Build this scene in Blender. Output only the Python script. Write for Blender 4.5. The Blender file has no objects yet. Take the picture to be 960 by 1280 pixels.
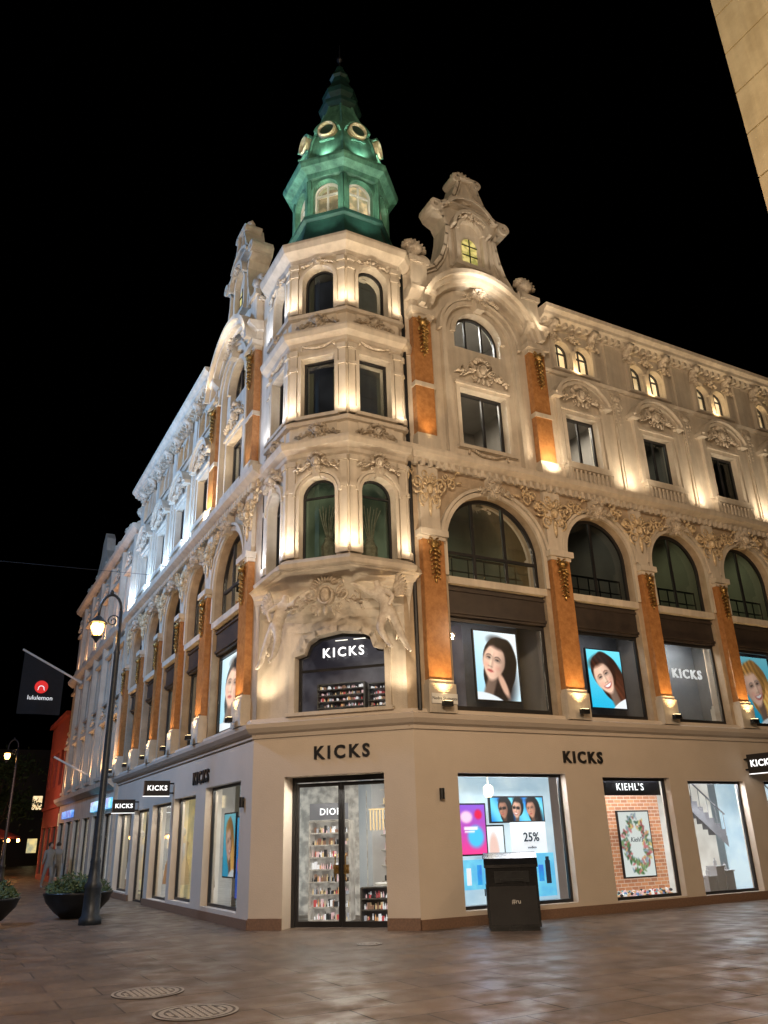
import bpy, bmesh, math, random
from mathutils import Vector, Matrix
random.seed(7)
PI=math.pi
scene=bpy.context.scene
COL=scene.collection
G=0.05
KS=2.7
# ------------------------------------------------------------------ materials
def nodes_mat(name):
    m=bpy.data.materials.new(name);m.use_nodes=True
    nt=m.node_tree
    return m,nt,nt.nodes,nt.links,nt.nodes['Principled BSDF']
def surf(name,c1,c2=None,rough=.7,metal=0,scale=3,bump=.2,bscale=25,detail=6,stretch=None,streak=False):
    m,nt,N,L,b=nodes_mat(name)
    if c2 is None:c2=tuple(x*.75 for x in c1)
    geo=N.new('ShaderNodeNewGeometry')
    mp=N.new('ShaderNodeMapping');L.new(geo.outputs['Position'],mp.inputs['Vector'])
    if stretch:mp.inputs['Scale'].default_value=stretch
    n=N.new('ShaderNodeTexNoise');n.inputs['Scale'].default_value=scale;n.inputs['Detail'].default_value=detail;n.inputs['Roughness'].default_value=.65
    L.new(mp.outputs[0],n.inputs['Vector'])
    r=N.new('ShaderNodeValToRGB');r.color_ramp.elements[0].position=.35;r.color_ramp.elements[1].position=.65
    r.color_ramp.elements[0].color=(*c2,1);r.color_ramp.elements[1].color=(*c1,1)
    L.new(n.outputs['Fac'],r.inputs[0])
    out=r.outputs[0]
    if streak:
        mp2=N.new('ShaderNodeMapping');mp2.inputs['Scale'].default_value=(5,5,.35);L.new(geo.outputs['Position'],mp2.inputs['Vector'])
        n4=N.new('ShaderNodeTexNoise');n4.inputs['Scale'].default_value=1.2;n4.inputs['Detail'].default_value=7;L.new(mp2.outputs[0],n4.inputs['Vector'])
        mr=N.new('ShaderNodeMapRange');mr.inputs[1].default_value=.35;mr.inputs[2].default_value=.62;mr.inputs[3].default_value=.86;mr.inputs[4].default_value=1.03;L.new(n4.outputs['Fac'],mr.inputs[0])
        mu=N.new('ShaderNodeMix');mu.data_type='RGBA';mu.blend_type='MULTIPLY';mu.inputs[0].default_value=1;L.new(out,mu.inputs[6]);L.new(mr.outputs[0],mu.inputs[7]);out=mu.outputs[2]
    L.new(out,b.inputs['Base Color'])
    b.inputs['Metallic'].default_value=metal
    b.inputs['Roughness'].default_value=rough
    if bump:
        n2=N.new('ShaderNodeTexNoise');n2.inputs['Scale'].default_value=bscale;n2.inputs['Detail'].default_value=8
        L.new(geo.outputs['Position'],n2.inputs['Vector'])
        bp=N.new('ShaderNodeBump');bp.inputs['Strength'].default_value=bump;bp.inputs['Distance'].default_value=.02
        L.new(n2.outputs['Fac'],bp.inputs['Height']);L.new(bp.outputs[0],b.inputs['Normal'])
    return m
def emis(name,c,s=1.0,c2=None,scale=2.0):
    m,nt,N,L,b=nodes_mat(name)
    b.inputs['Base Color'].default_value=(c[0]*.5,c[1]*.5,c[2]*.5,1);b.inputs['Roughness'].default_value=.4
    b.inputs['Emission Strength'].default_value=s
    if c2:
        geo=N.new('ShaderNodeNewGeometry');n=N.new('ShaderNodeTexNoise');n.inputs['Scale'].default_value=scale;n.inputs['Detail'].default_value=4
        L.new(geo.outputs['Position'],n.inputs['Vector'])
        r=N.new('ShaderNodeValToRGB');r.color_ramp.elements[0].position=.4;r.color_ramp.elements[1].position=.6
        r.color_ramp.elements[0].color=(*c2,1);r.color_ramp.elements[1].color=(*c,1)
        L.new(n.outputs['Fac'],r.inputs[0]);L.new(r.outputs[0],b.inputs['Emission Color'])
    else:b.inputs['Emission Color'].default_value=(*c,1)
    return m
def glassm(name,tint,refl=.5,rough=.03):
    m=bpy.data.materials.new(name);m.use_nodes=True;N=m.node_tree.nodes;L=m.node_tree.links;N.clear()
    o=N.new('ShaderNodeOutputMaterial');t=N.new('ShaderNodeBsdfTransparent');t.inputs[0].default_value=(*tint,1)
    g=N.new('ShaderNodeBsdfGlossy');g.inputs['Roughness'].default_value=rough;g.inputs['Color'].default_value=(.8,.85,.85,1)
    lw=N.new('ShaderNodeFresnel');lw.inputs['IOR'].default_value=1.5
    mu=N.new('ShaderNodeMath');mu.operation='MULTIPLY';mu.inputs[1].default_value=refl;L.new(lw.outputs[0],mu.inputs[0])
    mx=N.new('ShaderNodeMixShader');L.new(mu.outputs[0],mx.inputs[0]);L.new(t.outputs[0],mx.inputs[1]);L.new(g.outputs[0],mx.inputs[2]);L.new(mx.outputs[0],o.inputs[0])
    return m
stone=surf('stone_cream',(.64,.58,.49),(.53,.47,.39),.75,scale=1.6,bump=.3,bscale=30,streak=True)
stone2=surf('stone_carved',(.72,.65,.55),(.40,.33,.25),.7,scale=11,bump=.4,bscale=16)
tanw=surf('stucco_tan',(.48,.385,.28),(.36,.28,.195),.8,scale=3,streak=True)
groundw=surf('stucco_shopfront',(.63,.555,.475),(.57,.50,.425),.7,scale=.6,bump=.2,bscale=40)
plinthm=surf('granite_plinth',(.25,.15,.10),(.16,.10,.07),.5,scale=30,bump=.1)
granite=surf('granite_orange',(.48,.235,.09),(.33,.15,.055),.2,scale=9,bump=.03,detail=10)
gold=surf('gilding',(.62,.40,.14),(.12,.07,.025),.35,metal=.8,scale=18,bump=.4)
copper=surf('copper_verdigris',(.13,.35,.25),(.03,.12,.085),.6,scale=4,bump=.25,stretch=(1,1,.35))
copperd=surf('copper_dark',(.014,.065,.05),(.008,.035,.03),.55,scale=5,bump=.2)
framem=surf('metal_black',(.018,.018,.02),(.012,.012,.014),.4,scale=8,bump=0)
darkp=surf('panel_dark',(.045,.035,.03),(.028,.022,.02),.5,scale=4,bump=.05)
roofm=surf('slate_dark',(.02,.018,.02),(.012,.011,.013),.6,scale=6)
roomm=surf('room_wall',(.30,.28,.25),(.24,.22,.2),.8,scale=1,bump=0)
roomw=surf('room_wall_white',(.6,.6,.6),(.5,.5,.52),.8,scale=1,bump=0)
ironm=surf('iron_dark',(.025,.028,.03),(.015,.015,.018),.4,metal=.5,scale=12,bump=.1)
lampm=surf('iron_bluegrey',(.04,.052,.07),(.025,.033,.045),.4,metal=.3,scale=12,bump=.1)
yellow=surf('sandstone_yellow',(.50,.40,.22),(.40,.31,.16),.8,scale=2,streak=True)
redb=surf('brick_red',(.36,.06,.035),(.25,.04,.025),.8,scale=5)
wood=surf('bark',(.06,.04,.025),(.03,.02,.012),.9,scale=10)
leafm=surf('leaves',(.06,.10,.03),(.03,.05,.015),.7,scale=9)
clothm=surf('cloth_black',(.012,.012,.014),(.008,.008,.01),.8,scale=6)
whitem=surf('paint_white',(.75,.75,.73),(.66,.66,.64),.5,scale=3,bump=0)
coverm=surf('cast_iron',(.50,.46,.42),(.34,.31,.28),.4,metal=.2,scale=30,bump=.5,bscale=60)
skinm=surf('skin',(.45,.28,.2),(.4,.24,.17),.6,bump=0)
coatm=surf('coat',(.03,.03,.04),(.02,.02,.025),.8,bump=0)
coat2=surf('coat_light',(.3,.28,.26),(.25,.23,.2),.8,bump=0)
glass=glassm('glass_clear',(.93,.95,.95),.6)
glassd=glassm('glass_dim',(.5,.56,.53),.9)
lamp_w=emis('lamp_glow_warm',(1,.45,.10),26)
lamp_s=emis('fixture_glow',(1,.75,.4),6)
e_warm=emis('light_warm',(1,.82,.55),2.0)
e_ceil=emis('ceiling_light',(1,.93,.8),2.0)
e_back=emis('display_wall_white',(.66,.80,.86),.8,(.42,.6,.72),1.3)  # display walls emit: the shop lighting is put into their colour
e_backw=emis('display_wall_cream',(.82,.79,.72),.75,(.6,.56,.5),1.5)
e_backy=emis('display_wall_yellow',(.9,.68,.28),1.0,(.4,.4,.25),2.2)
e_attic=emis('window_glow_warm',(1,.78,.45),1.25,(.8,.55,.28),3)  # light of the rooms behind, put into a glowing panel
e_text=emis('sign_text_white',(1,1,1),1.5)
e_cyan=emis('screen_cyan',(.18,.62,.85),1.0,(.1,.45,.75),3)
e_blue=emis('screen_blue',(.05,.2,.75),.9,(.02,.4,.8),5)
e_wh=emis('picture_white',(.85,.87,.9),.9)
e_grey=emis('picture_grey',(.16,.16,.17),.6)
e_dk=emis('picture_dark',(.02,.03,.05),.6)
e_bay=emis('bay_dark',(.045,.042,.05),.6,(.02,.018,.022),1)
e_green=emis('room_green',(.20,.22,.13),.6,(.03,.045,.03),1.2)
e_shop=emis('shop_wall_busy',(.62,.56,.48),.55,(.12,.10,.09),6)  # shop wall and shelves glow in place of being lit
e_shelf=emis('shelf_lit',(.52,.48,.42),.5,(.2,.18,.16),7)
prods=[emis('product_%s'%n,c,.75) for n,c in (('red',(.5,.08,.08)),('white',(.85,.85,.85)),('gold',(.65,.48,.26)),('pink',(.75,.5,.5)),('blue',(.14,.25,.45)),('black',(.03,.03,.03)),('teal',(.2,.4,.4)),('orange',(.65,.35,.16)),('brown',(.25,.14,.09)),('grey',(.35,.35,.37)))]  # goods carry the shop light as their own emission
def picmat():
    m,nt,N,L,b=nodes_mat('printed_picture');b.inputs['Base Color'].default_value=(.02,.02,.02,1);b.inputs['Roughness'].default_value=.3
    a=N.new('ShaderNodeVertexColor');a.layer_name='Col';L.new(a.outputs['Color'],b.inputs['Emission Color']);b.inputs['Emission Strength'].default_value=1.3;return m
pic=picmat()
def brickmat():
    m,nt,N,L,b=nodes_mat('brick_display')
    geo=N.new('ShaderNodeNewGeometry');mp=N.new('ShaderNodeMapping');mp.inputs['Rotation'].default_value=(-PI/2,0,0)
    L.new(geo.outputs['Position'],mp.inputs[0])
    t=N.new('ShaderNodeTexBrick');t.inputs['Scale'].default_value=1;t.inputs['Brick Width'].default_value=.2;t.inputs['Row Height'].default_value=.075;t.inputs['Mortar Size'].default_value=.008
    t.inputs['Color1'].default_value=(.62,.28,.13,1);t.inputs['Color2'].default_value=(.42,.17,.09,1);t.inputs['Mortar'].default_value=(.65,.5,.38,1)
    L.new(mp.outputs[0],t.inputs[0]);L.new(t.outputs[0],b.inputs['Base Color']);L.new(t.outputs[0],b.inputs['Emission Color']);b.inputs['Emission Strength'].default_value=.6  # brick backdrop emits too, its window lighting put into the colour
    return m
e_brick=brickmat()
def pavemat(name,bw,rh,c1,c2,mort,ms,rot=0,r0=.35,r1=.75,bumpd=.006):
    m,nt,N,L,b=nodes_mat(name)
    geo=N.new('ShaderNodeNewGeometry');mp=N.new('ShaderNodeMapping');mp.inputs['Rotation'].default_value=(0,0,rot)
    L.new(geo.outputs['Position'],mp.inputs[0])
    t=N.new('ShaderNodeTexBrick');t.inputs['Scale'].default_value=1;t.inputs['Brick Width'].default_value=bw;t.inputs['Row Height'].default_value=rh;t.inputs['Mortar Size'].default_value=ms;t.inputs['Mortar Smooth'].default_value=.3
    t.offset=.43;t.inputs['Bias'].default_value=0
    t.inputs['Color1'].default_value=(*c1,1);t.inputs['Color2'].default_value=(*c2,1);t.inputs['Mortar'].default_value=(*mort,1)
    L.new(mp.outputs[0],t.inputs[0])
    n=N.new('ShaderNodeTexNoise');n.inputs['Scale'].default_value=.9;n.inputs['Detail'].default_value=10;n.inputs['Roughness'].default_value=.75;L.new(geo.outputs['Position'],n.inputs['Vector'])
    mr=N.new('ShaderNodeMapRange');mr.inputs[1].default_value=.3;mr.inputs[2].default_value=.7;mr.inputs[3].default_value=.5;mr.inputs[4].default_value=1.3;L.new(n.outputs['Fac'],mr.inputs[0])
    mul=N.new('ShaderNodeMix');mul.data_type='RGBA';mul.blend_type='MULTIPLY';mul.inputs[0].default_value=1
    L.new(t.outputs[0],mul.inputs[6]);L.new(mr.outputs[0],mul.inputs[7]);L.new(mul.outputs[2],b.inputs['Base Color'])
    n3=N.new('ShaderNodeTexNoise');n3.inputs['Scale'].default_value=2.3;n3.inputs['Detail'].default_value=5;L.new(geo.outputs['Position'],n3.inputs['Vector'])
    rr=N.new('ShaderNodeMapRange');rr.inputs[1].default_value=.35;rr.inputs[2].default_value=.65;rr.inputs[3].default_value=r0;rr.inputs[4].default_value=r1;L.new(n3.outputs['Fac'],rr.inputs[0]);L.new(rr.outputs[0],b.inputs['Roughness'])
    n2=N.new('ShaderNodeTexNoise');n2.inputs['Scale'].default_value=30;L.new(geo.outputs['Position'],n2.inputs['Vector'])
    ma=N.new('ShaderNodeMath');ma.operation='MULTIPLY_ADD';ma.inputs[1].default_value=-1.0;L.new(t.outputs['Fac'],ma.inputs[0]);
    m3=N.new('ShaderNodeMath');m3.operation='MULTIPLY';m3.inputs[1].default_value=.35;L.new(n2.outputs['Fac'],m3.inputs[0]);L.new(m3.outputs[0],ma.inputs[2])
    bp=N.new('ShaderNodeBump');bp.inputs['Strength'].default_value=.8;bp.inputs['Distance'].default_value=bumpd;L.new(ma.outputs[0],bp.inputs['Height']);L.new(bp.outputs[0],b.inputs['Normal'])
    return m
pave=pavemat('paving_slabs',1.2,.62,(.175,.125,.09),(.12,.085,.062),(.03,.022,.016),.012,r0=.3,r1=.65)
cobble=pavemat('cobbles',.16,.11,(.10,.08,.068),(.065,.05,.042),(.025,.02,.016),.014,bumpd=.02)
# ------------------------------------------------------------------ frames & mesh builder
class Fr:
    def __init__(s,o,u,n):
        s.o=o;s.u=u;s.n=n;s.ang=math.atan2(n[1],n[0])+PI/2
        s.sgn=1 if (math.cos(s.ang)*u[0]+math.sin(s.ang)*u[1])>0 else -1
    def P(s,u,w,z):return Vector((s.o[0]+u*s.u[0]+w*s.n[0],s.o[1]+u*s.u[1]+w*s.n[1],z))
FR=Fr((0,0),(1,0),(0,-1));FL=Fr((0,0),(0,1),(-1,0))
q=math.sqrt(.5);FC=Fr((1.2,1.2),(q,-q),(-q,-q))
ID=FR
class MB:
    def __init__(s,fr=ID):s.v=[];s.f=[];s.m=[];s.fr=fr;s.mi=0
    def add(s,pts,faces,raw=False):
        b=len(s.v)
        s.v+= [Vector(p) if raw else s.fr.P(*p) for p in pts]
        for f in faces:s.f.append([b+i for i in f]);s.m.append(s.mi)
    def box(s,u0,u1,w0,w1,z0,z1):
        s.add([(u,w,z) for z in (z0,z1) for w in (w0,w1) for u in (u0,u1)],[(0,1,3,2),(4,6,7,5),(0,4,5,1),(2,3,7,6),(0,2,6,4),(1,5,7,3)])
    def quad(s,a,b,c,d):s.add([a,b,c,d],[(0,1,2,3)])
    def ext(s,u0,u1,prof):
        n=len(prof)
        s.add([(u0,w,z) for w,z in prof]+[(u1,w,z) for w,z in prof],[(i,(i+1)%n,n+(i+1)%n,n+i) for i in range(n)]+[tuple(range(n)),tuple(range(n,2*n))])
    def prism(s,poly,w0,w1):
        n=len(poly)
        s.add([(u,w0,z) for u,z in poly]+[(u,w1,z) for u,z in poly],[(i,(i+1)%n,n+(i+1)%n,n+i) for i in range(n)]+[tuple(range(n)),tuple(range(n,2*n))])
    def ring(s,cu,cz,r0,r1,w0,w1,a0=0,a1=PI,n=18,sx=1):
        pts=[];F=[]
        for i in range(n+1):
            a=a0+(a1-a0)*i/n;c,si=math.cos(a)*sx,math.sin(a)
            pts+=[(cu+r0*c,w0,cz+r0*si),(cu+r1*c,w0,cz+r1*si),(cu+r1*c,w1,cz+r1*si),(cu+r0*c,w1,cz+r0*si)]
        for i in range(n):
            for k in range(4):F.append((4*i+k,4*i+(k+1)%4,4*i+4+(k+1)%4,4*i+4+k))
        F+=[(0,1,2,3),(4*n,4*n+1,4*n+2,4*n+3)]
        s.add(pts,F)
    def seg(s,p,q2,t,w0,w1):
        du,dz=q2[0]-p[0],q2[1]-p[1];l=math.hypot(du,dz) or 1;nu,nz=-dz/l*t/2,du/l*t/2
        eu,ez=du/l*t*.25,dz/l*t*.25
        s.prism([(p[0]+nu-eu,p[1]+nz-ez),(q2[0]+nu+eu,q2[1]+nz+ez),(q2[0]-nu+eu,q2[1]-nz+ez),(p[0]-nu-eu,p[1]-nz-ez)],w0,w1)
    def ell(s,c,r,rot=0,nu=8,nv=6):
        pts=[];F=[];cr,sr=math.cos(rot),math.sin(rot)
        def tr(x,y,z):return (c[0]+x*cr-z*sr,c[1]+y,c[2]+x*sr+z*cr)
        pts.append(tr(0,0,-r[2]))
        for j in range(1,nv):
            a=-PI/2+PI*j/nv
            for i in range(nu):
                b=2*PI*i/nu;pts.append(tr(r[0]*math.cos(a)*math.cos(b),r[1]*math.cos(a)*math.sin(b),r[2]*math.sin(a)))
        pts.append(tr(0,0,r[2]))
        for i in range(nu):
            F.append((0,1+(i+1)%nu,1+i));l=1+(nv-2)*nu;F.append((l+i,l+(i+1)%nu,len(pts)-1))
        for j in range(nv-2):
            for i in range(nu):
                a=1+j*nu+i;b=1+j*nu+(i+1)%nu;F.append((a,b,b+nu,a+nu))
        s.add(pts,F)
    def tube(s,path,rad,n=6,raw=False):
        P=[Vector(p) for p in path];m=len(P);pts=[];F=[]
        if not isinstance(rad,(list,tuple)):rad=[rad]*m
        for i,p in enumerate(P):
            d=(P[min(i+1,m-1)]-P[max(i-1,0)]).normalized()
            up=Vector((0,1,0)) if abs(d.y)<.9 else Vector((1,0,0))
            x=d.cross(up).normalized();y=d.cross(x)
            for k in range(n):
                a=2*PI*k/n;pts.append(p+(x*math.cos(a)+y*math.sin(a))*rad[i])
        for i in range(m-1):
            for k in range(n):F.append((i*n+k,i*n+(k+1)%n,(i+1)*n+(k+1)%n,(i+1)*n+k))
        F+=[tuple(range(n)),tuple(range((m-1)*n,m*n))]
        s.add([tuple(v) for v in pts],F,raw)
    def lathe(s,cu,cw,prof,n=16):
        pts=[];F=[];m=len(prof)
        for r,z in prof:
            for k in range(n):
                a=2*PI*k/n;pts.append((cu+r*math.cos(a),cw+r*math.sin(a),z))
        for i in range(m-1):
            for k in range(n):F.append((i*n+k,i*n+(k+1)%n,(i+1)*n+(k+1)%n,(i+1)*n+k))
        F+=[tuple(range(n)),tuple(range((m-1)*n,m*n))]
        s.add(pts,F)
    def cell(s,u0,u1,z0,z1,a=None,b=None,zb=None,curve=None,dep=.28):
        Q=s.quad
        if a is None:Q((u0,0,z0),(u1,0,z0),(u1,0,z1),(u0,0,z1));return
        Q((u0,0,z0),(a,0,z0),(a,0,z1),(u0,0,z1));Q((b,0,z0),(u1,0,z0),(u1,0,z1),(b,0,z1))
        if zb>z0:Q((a,0,z0),(b,0,z0),(b,0,zb),(a,0,zb))
        for p,r in zip(curve,curve[1:]):
            if abs(p[0]-r[0])>1e-5:Q((p[0],0,p[1]),(r[0],0,r[1]),(r[0],0,z1),(p[0],0,z1))
            Q((p[0],0,p[1]),(r[0],0,r[1]),(r[0],-dep,r[1]),(p[0],-dep,p[1]))
        Q((a,0,zb),(b,0,zb),(b,-dep,zb),(a,-dep,zb))
        Q((a,0,zb),(a,-dep,zb),(a,-dep,curve[0][1]),(a,0,curve[0][1]))
        Q((b,0,zb),(b,-dep,zb),(b,-dep,curve[-1][1]),(b,0,curve[-1][1]))
def arch(a,b,zs,n=16,k=1.0):
    c=(a+b)/2;r=(b-a)/2
    return [(c-r*math.cos(PI*i/n),zs+k*r*math.sin(PI*i/n)) for i in range(n+1)]
def rect(a,b,z):return [(a,z),(b,z)]
def mesh_from(mb,name,mats,smooth=False):
    me=bpy.data.meshes.new(name);me.from_pydata([tuple(v) for v in mb.v],[],mb.f)
    if not isinstance(mats,(list,tuple)):mats=[mats]
    for m in mats:me.materials.append(m)
    for p,i in zip(me.polygons,mb.m):p.material_index=i
    bm=bmesh.new();bm.from_mesh(me);bmesh.ops.recalc_face_normals(bm,faces=bm.faces);bm.to_mesh(me);bm.free()
    if smooth:
        for p in me.polygons:p.use_smooth=True
    return me
def setp(o,parent):
    if parent:
        o.parent=parent;o.matrix_parent_inverse=parent_world(parent).inverted()
def parent_world(p):
    return (parent_world(p.parent)@p.matrix_parent_inverse if p.parent else Matrix())@p.matrix_basis
def obj(name,data,parent=None):
    o=bpy.data.objects.new(name,data);COL.objects.link(o);setp(o,parent);return o
def make(mb,name,mats,parent=None,smooth=False,label=None,cat=None,kind=None,group=None):
    o=obj(name,mesh_from(mb,name,mats,smooth),parent)
    if label:o['label']=label
    if cat:o['category']=cat
    if kind:o['kind']=kind
    if group:o['group']=group
    return o
def empty(name,loc,label,cat,group=None,kind=None):
    o=bpy.data.objects.new(name,None);o.location=loc;COL.objects.link(o);o['label']=label;o['category']=cat
    if group:o['group']=group
    if kind:o['kind']=kind
    return o
def inst(me,name,parent,fr,u,w,z,s=1,rot=0,mat=None):
    o=bpy.data.objects.new(name,me);p=fr.P(u,w,z)
    sc=(s,s,s) if not isinstance(s,tuple) else s
    o.matrix_basis=Matrix.Translation(p)@Matrix.Rotation(fr.ang,4,'Z')@Matrix.Rotation(rot,4,'Y')@Matrix.Diagonal((*sc,1))
    COL.objects.link(o);setp(o,parent);return o
def text(body,name,fr,u,w,z,h,mat,parent=None,bold=.02,ext=.01,space=1.0,align='CENTER',ital=0):
    cu=bpy.data.curves.new(name,'FONT');cu.body=body;cu.size=h/.7;cu.align_x=align;cu.align_y='CENTER';cu.offset=bold*h;cu.extrude=ext;cu.space_character=space;cu.resolution_u=3;cu.shear=ital
    t=bpy.data.objects.new(name,cu);COL.objects.link(t)
    dg=bpy.context.evaluated_depsgraph_get();me=bpy.data.meshes.new_from_object(t.evaluated_get(dg));bpy.data.objects.remove(t)
    me.materials.clear();me.materials.append(mat)
    o=bpy.data.objects.new(name,me)
    o.matrix_basis=Matrix.Translation(fr.P(u,w,z))@Matrix.Rotation(fr.ang,4,'Z')@Matrix.Rotation(PI/2,4,'X')
    COL.objects.link(o);setp(o,parent);return o
def spot(loc,target,e,col,ang=100,blend=.9,size=.06,name='floodlight_lamp'):
    l=bpy.data.lights.new(name,'SPOT');l.energy=e*KS;l.color=col;l.spot_size=math.radians(ang);l.spot_blend=blend;l.shadow_soft_size=size
    o=bpy.data.objects.new(name,l);o.location=loc;d=Vector(target)-Vector(loc);o.rotation_euler=d.to_track_quat('-Z','Y').to_euler();COL.objects.link(o);return o
def point(loc,e,col,size=.1,name='lamp_light'):
    l=bpy.data.lights.new(name,'POINT');l.energy=e;l.color=col;l.shadow_soft_size=size
    o=bpy.data.objects.new(name,l);o.location=loc;COL.objects.link(o);return o
def area(loc,target,e,col,sx,sy,name='shop_light'):
    l=bpy.data.lights.new(name,'AREA');l.shape='RECTANGLE';l.size=sx;l.size_y=sy;l.energy=e;l.color=col
    o=bpy.data.objects.new(name,l);o.location=loc;d=Vector(target)-Vector(loc);o.rotation_euler=d.to_track_quat('-Z','Y').to_euler();COL.objects.link(o);return o
# ------------------------------------------------------------------ ornaments (local: x right, out = +w, z up)
def spiral(mb,cx,cz,r,turns,t,dirn=1,a0=0,w=.03):
    n=int(14*turns)+2;pts=[];rd=[]
    for i in range(n):
        k=i/(n-1);a=a0+dirn*turns*2*PI*k;rr=r*(1-.85*k)
        pts.append((cx+rr*math.cos(a),w+.03*k,cz+rr*math.sin(a)));rd.append(t*(.8-.5*k))
    mb.tube(pts,rd,5)
def leaf(mb,cx,cz,l,wd,rot,w=.03,d=.035):mb.ell((cx+math.cos(rot)*l/2,w,cz+math.sin(rot)*l/2),(l/2,d,wd/2),rot,6,5)
def orn_cart():
    mb=MB()
    mb.ell((0,.05,0),(.12,.1,.17));mb.ring(0,0,.16,.21,0,.1,0,2*PI,16,sx=.85)
    for k in range(9):
        a=PI*(.12+.76*k/8);leaf(mb,.14*math.cos(a),.16+.1*math.sin(a),.2,.05,a,.07,.05)
    for s in(-1,1):
        spiral(mb,s*.38,.02,.18,1.5,.04,s,PI/2);spiral(mb,s*.64,-.1,.14,1.4,.032,-s,PI/2);spiral(mb,s*.3,-.26,.11,1.3,.028,-s,-PI/2);spiral(mb,s*.3,.26,.08,1.2,.024,s,0)
        for k in range(9):
            a=random.uniform(-.9,1.0);leaf(mb,s*(.2+.07*k),.0-.03*k+random.uniform(-.04,.04),.16,.04,a if s>0 else PI-a,.06,.055)
        leaf(mb,s*.74,-.12,.26,.05,-.4 if s>0 else PI+.4,.04);leaf(mb,s*.12,-.22,.24,.06,-PI/2+s*.3,.06)
    leaf(mb,0,-.2,.24,.08,-PI/2,.07)
    return mb
def orn_span():
    mb=MB()
    leaf(mb,0,-.5,.5,.1,PI/2,.05);mb.ell((0,.06,.1),(.09,.09,.11))
    for k in range(7):
        a=PI*(.1+.8*k/6);leaf(mb,.08*math.cos(a),.14+.08*math.sin(a),.2,.045,a,.07,.05)
    for s in(-1,1):
        spiral(mb,s*.2,-.12,.16,1.5,.035,s,-PI/2);spiral(mb,s*.38,.2,.21,1.7,.036,-s,-PI*.7);spiral(mb,s*.76,.33,.15,1.5,.03,s,PI*.6);spiral(mb,s*.14,.42,.1,1.3,.026,-s,0);spiral(mb,s*.56,.46,.1,1.3,.024,s,PI)
        for k in range(20):
            x=.05+.046*k;z=-.12+.035*k+random.uniform(-.12,.14);a=random.uniform(-.2,1.8)
            leaf(mb,s*x,z,.13,.036,a if s>0 else PI-a,.05,.05)
        leaf(mb,s*.88,.36,.24,.05,.1 if s>0 else PI-.1,.03)
    return mb
def orn_pend():
    mb=MB()
    mb.ell((0,.05,0),(.1,.09,.09))
    for s in(-1,1):
        spiral(mb,s*.1,.07,.085,1.3,.026,s,PI/2);leaf(mb,s*.04,-.05,.2,.06,-PI/2+s*.5,.05)
    for k in range(7):
        z=-.12-.09*k;r=.085*(1-.1*k)
        mb.ell((0,.05,z),(r*.6,.055,.04));leaf(mb,r*.4,z,.11,.035,-.7,.04);leaf(mb,-r*.4,z,.11,.035,PI+.7,.04)
    mb.ell((0,.03,-.76),(.025,.03,.06))
    return mb
def orn_fin():
    mb=MB();mb.lathe(0,0,[(.2,0),(.22,.06),(.13,.1),(.1,.2),(.2,.3),(.26,.42)],12)
    for k in range(9):
        a=PI*k/8;leaf(mb,.1*math.cos(a),.42+.05*math.sin(a),.3,.09,a,0,.14)
    mb.ell((0,0,.5),(.2,.17,.2));mb.ell((0,.12,.48),(.09,.12,.1))
    return mb
def orn_swag():
    mb=MB()
    for i in range(19):
        t=i/18;x=-.5+t;z=-.28*math.sin(PI*t);r=.028+.03*math.sin(PI*t)
        mb.ell((x,.03,z),(r*1.1,.055,r),0,6,5);mb.ell((x+.01,.06,z+.02),(r*.5,.03,r*.5),0,5,4)
    for s in(-1,1):
        spiral(mb,s*.52,.05,.08,1.2,.025,s,0)
        for k in range(3):leaf(mb,s*.54,-.04-.07*k,.12,.05,-PI/2+s*.3,.03)
    return mb
def console():
    mb=MB()
    mb.ext(-.07,.07,[(0,0),(.05,.02),(.09,.1),(.12,.22),(.26,.36),(.28,.45),(0,.45)]);leaf(mb,0,.12,.25,.1,PI/2,.16);return mb
ORN={k:mesh_from(f(),k,m,True) for k,f,m in (('cartouche',orn_cart,stone2),('spandrel_relief',orn_span,stone2),('pendant',orn_pend,gold),('finial',orn_fin,stone2),('swag',orn_swag,stone2),('console',console,stone2))}
g2=ORN['spandrel_relief'].copy();g2.materials.clear();g2.materials.append(surf('stone_gilt',(.86,.72,.50),(.42,.30,.16),.5,metal=.1,scale=12,bump=.3));ORN['spandrel_gilt']=g2
PST=ORN['pendant'].copy();PST.materials.clear();PST.materials.append(stone2)
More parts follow.
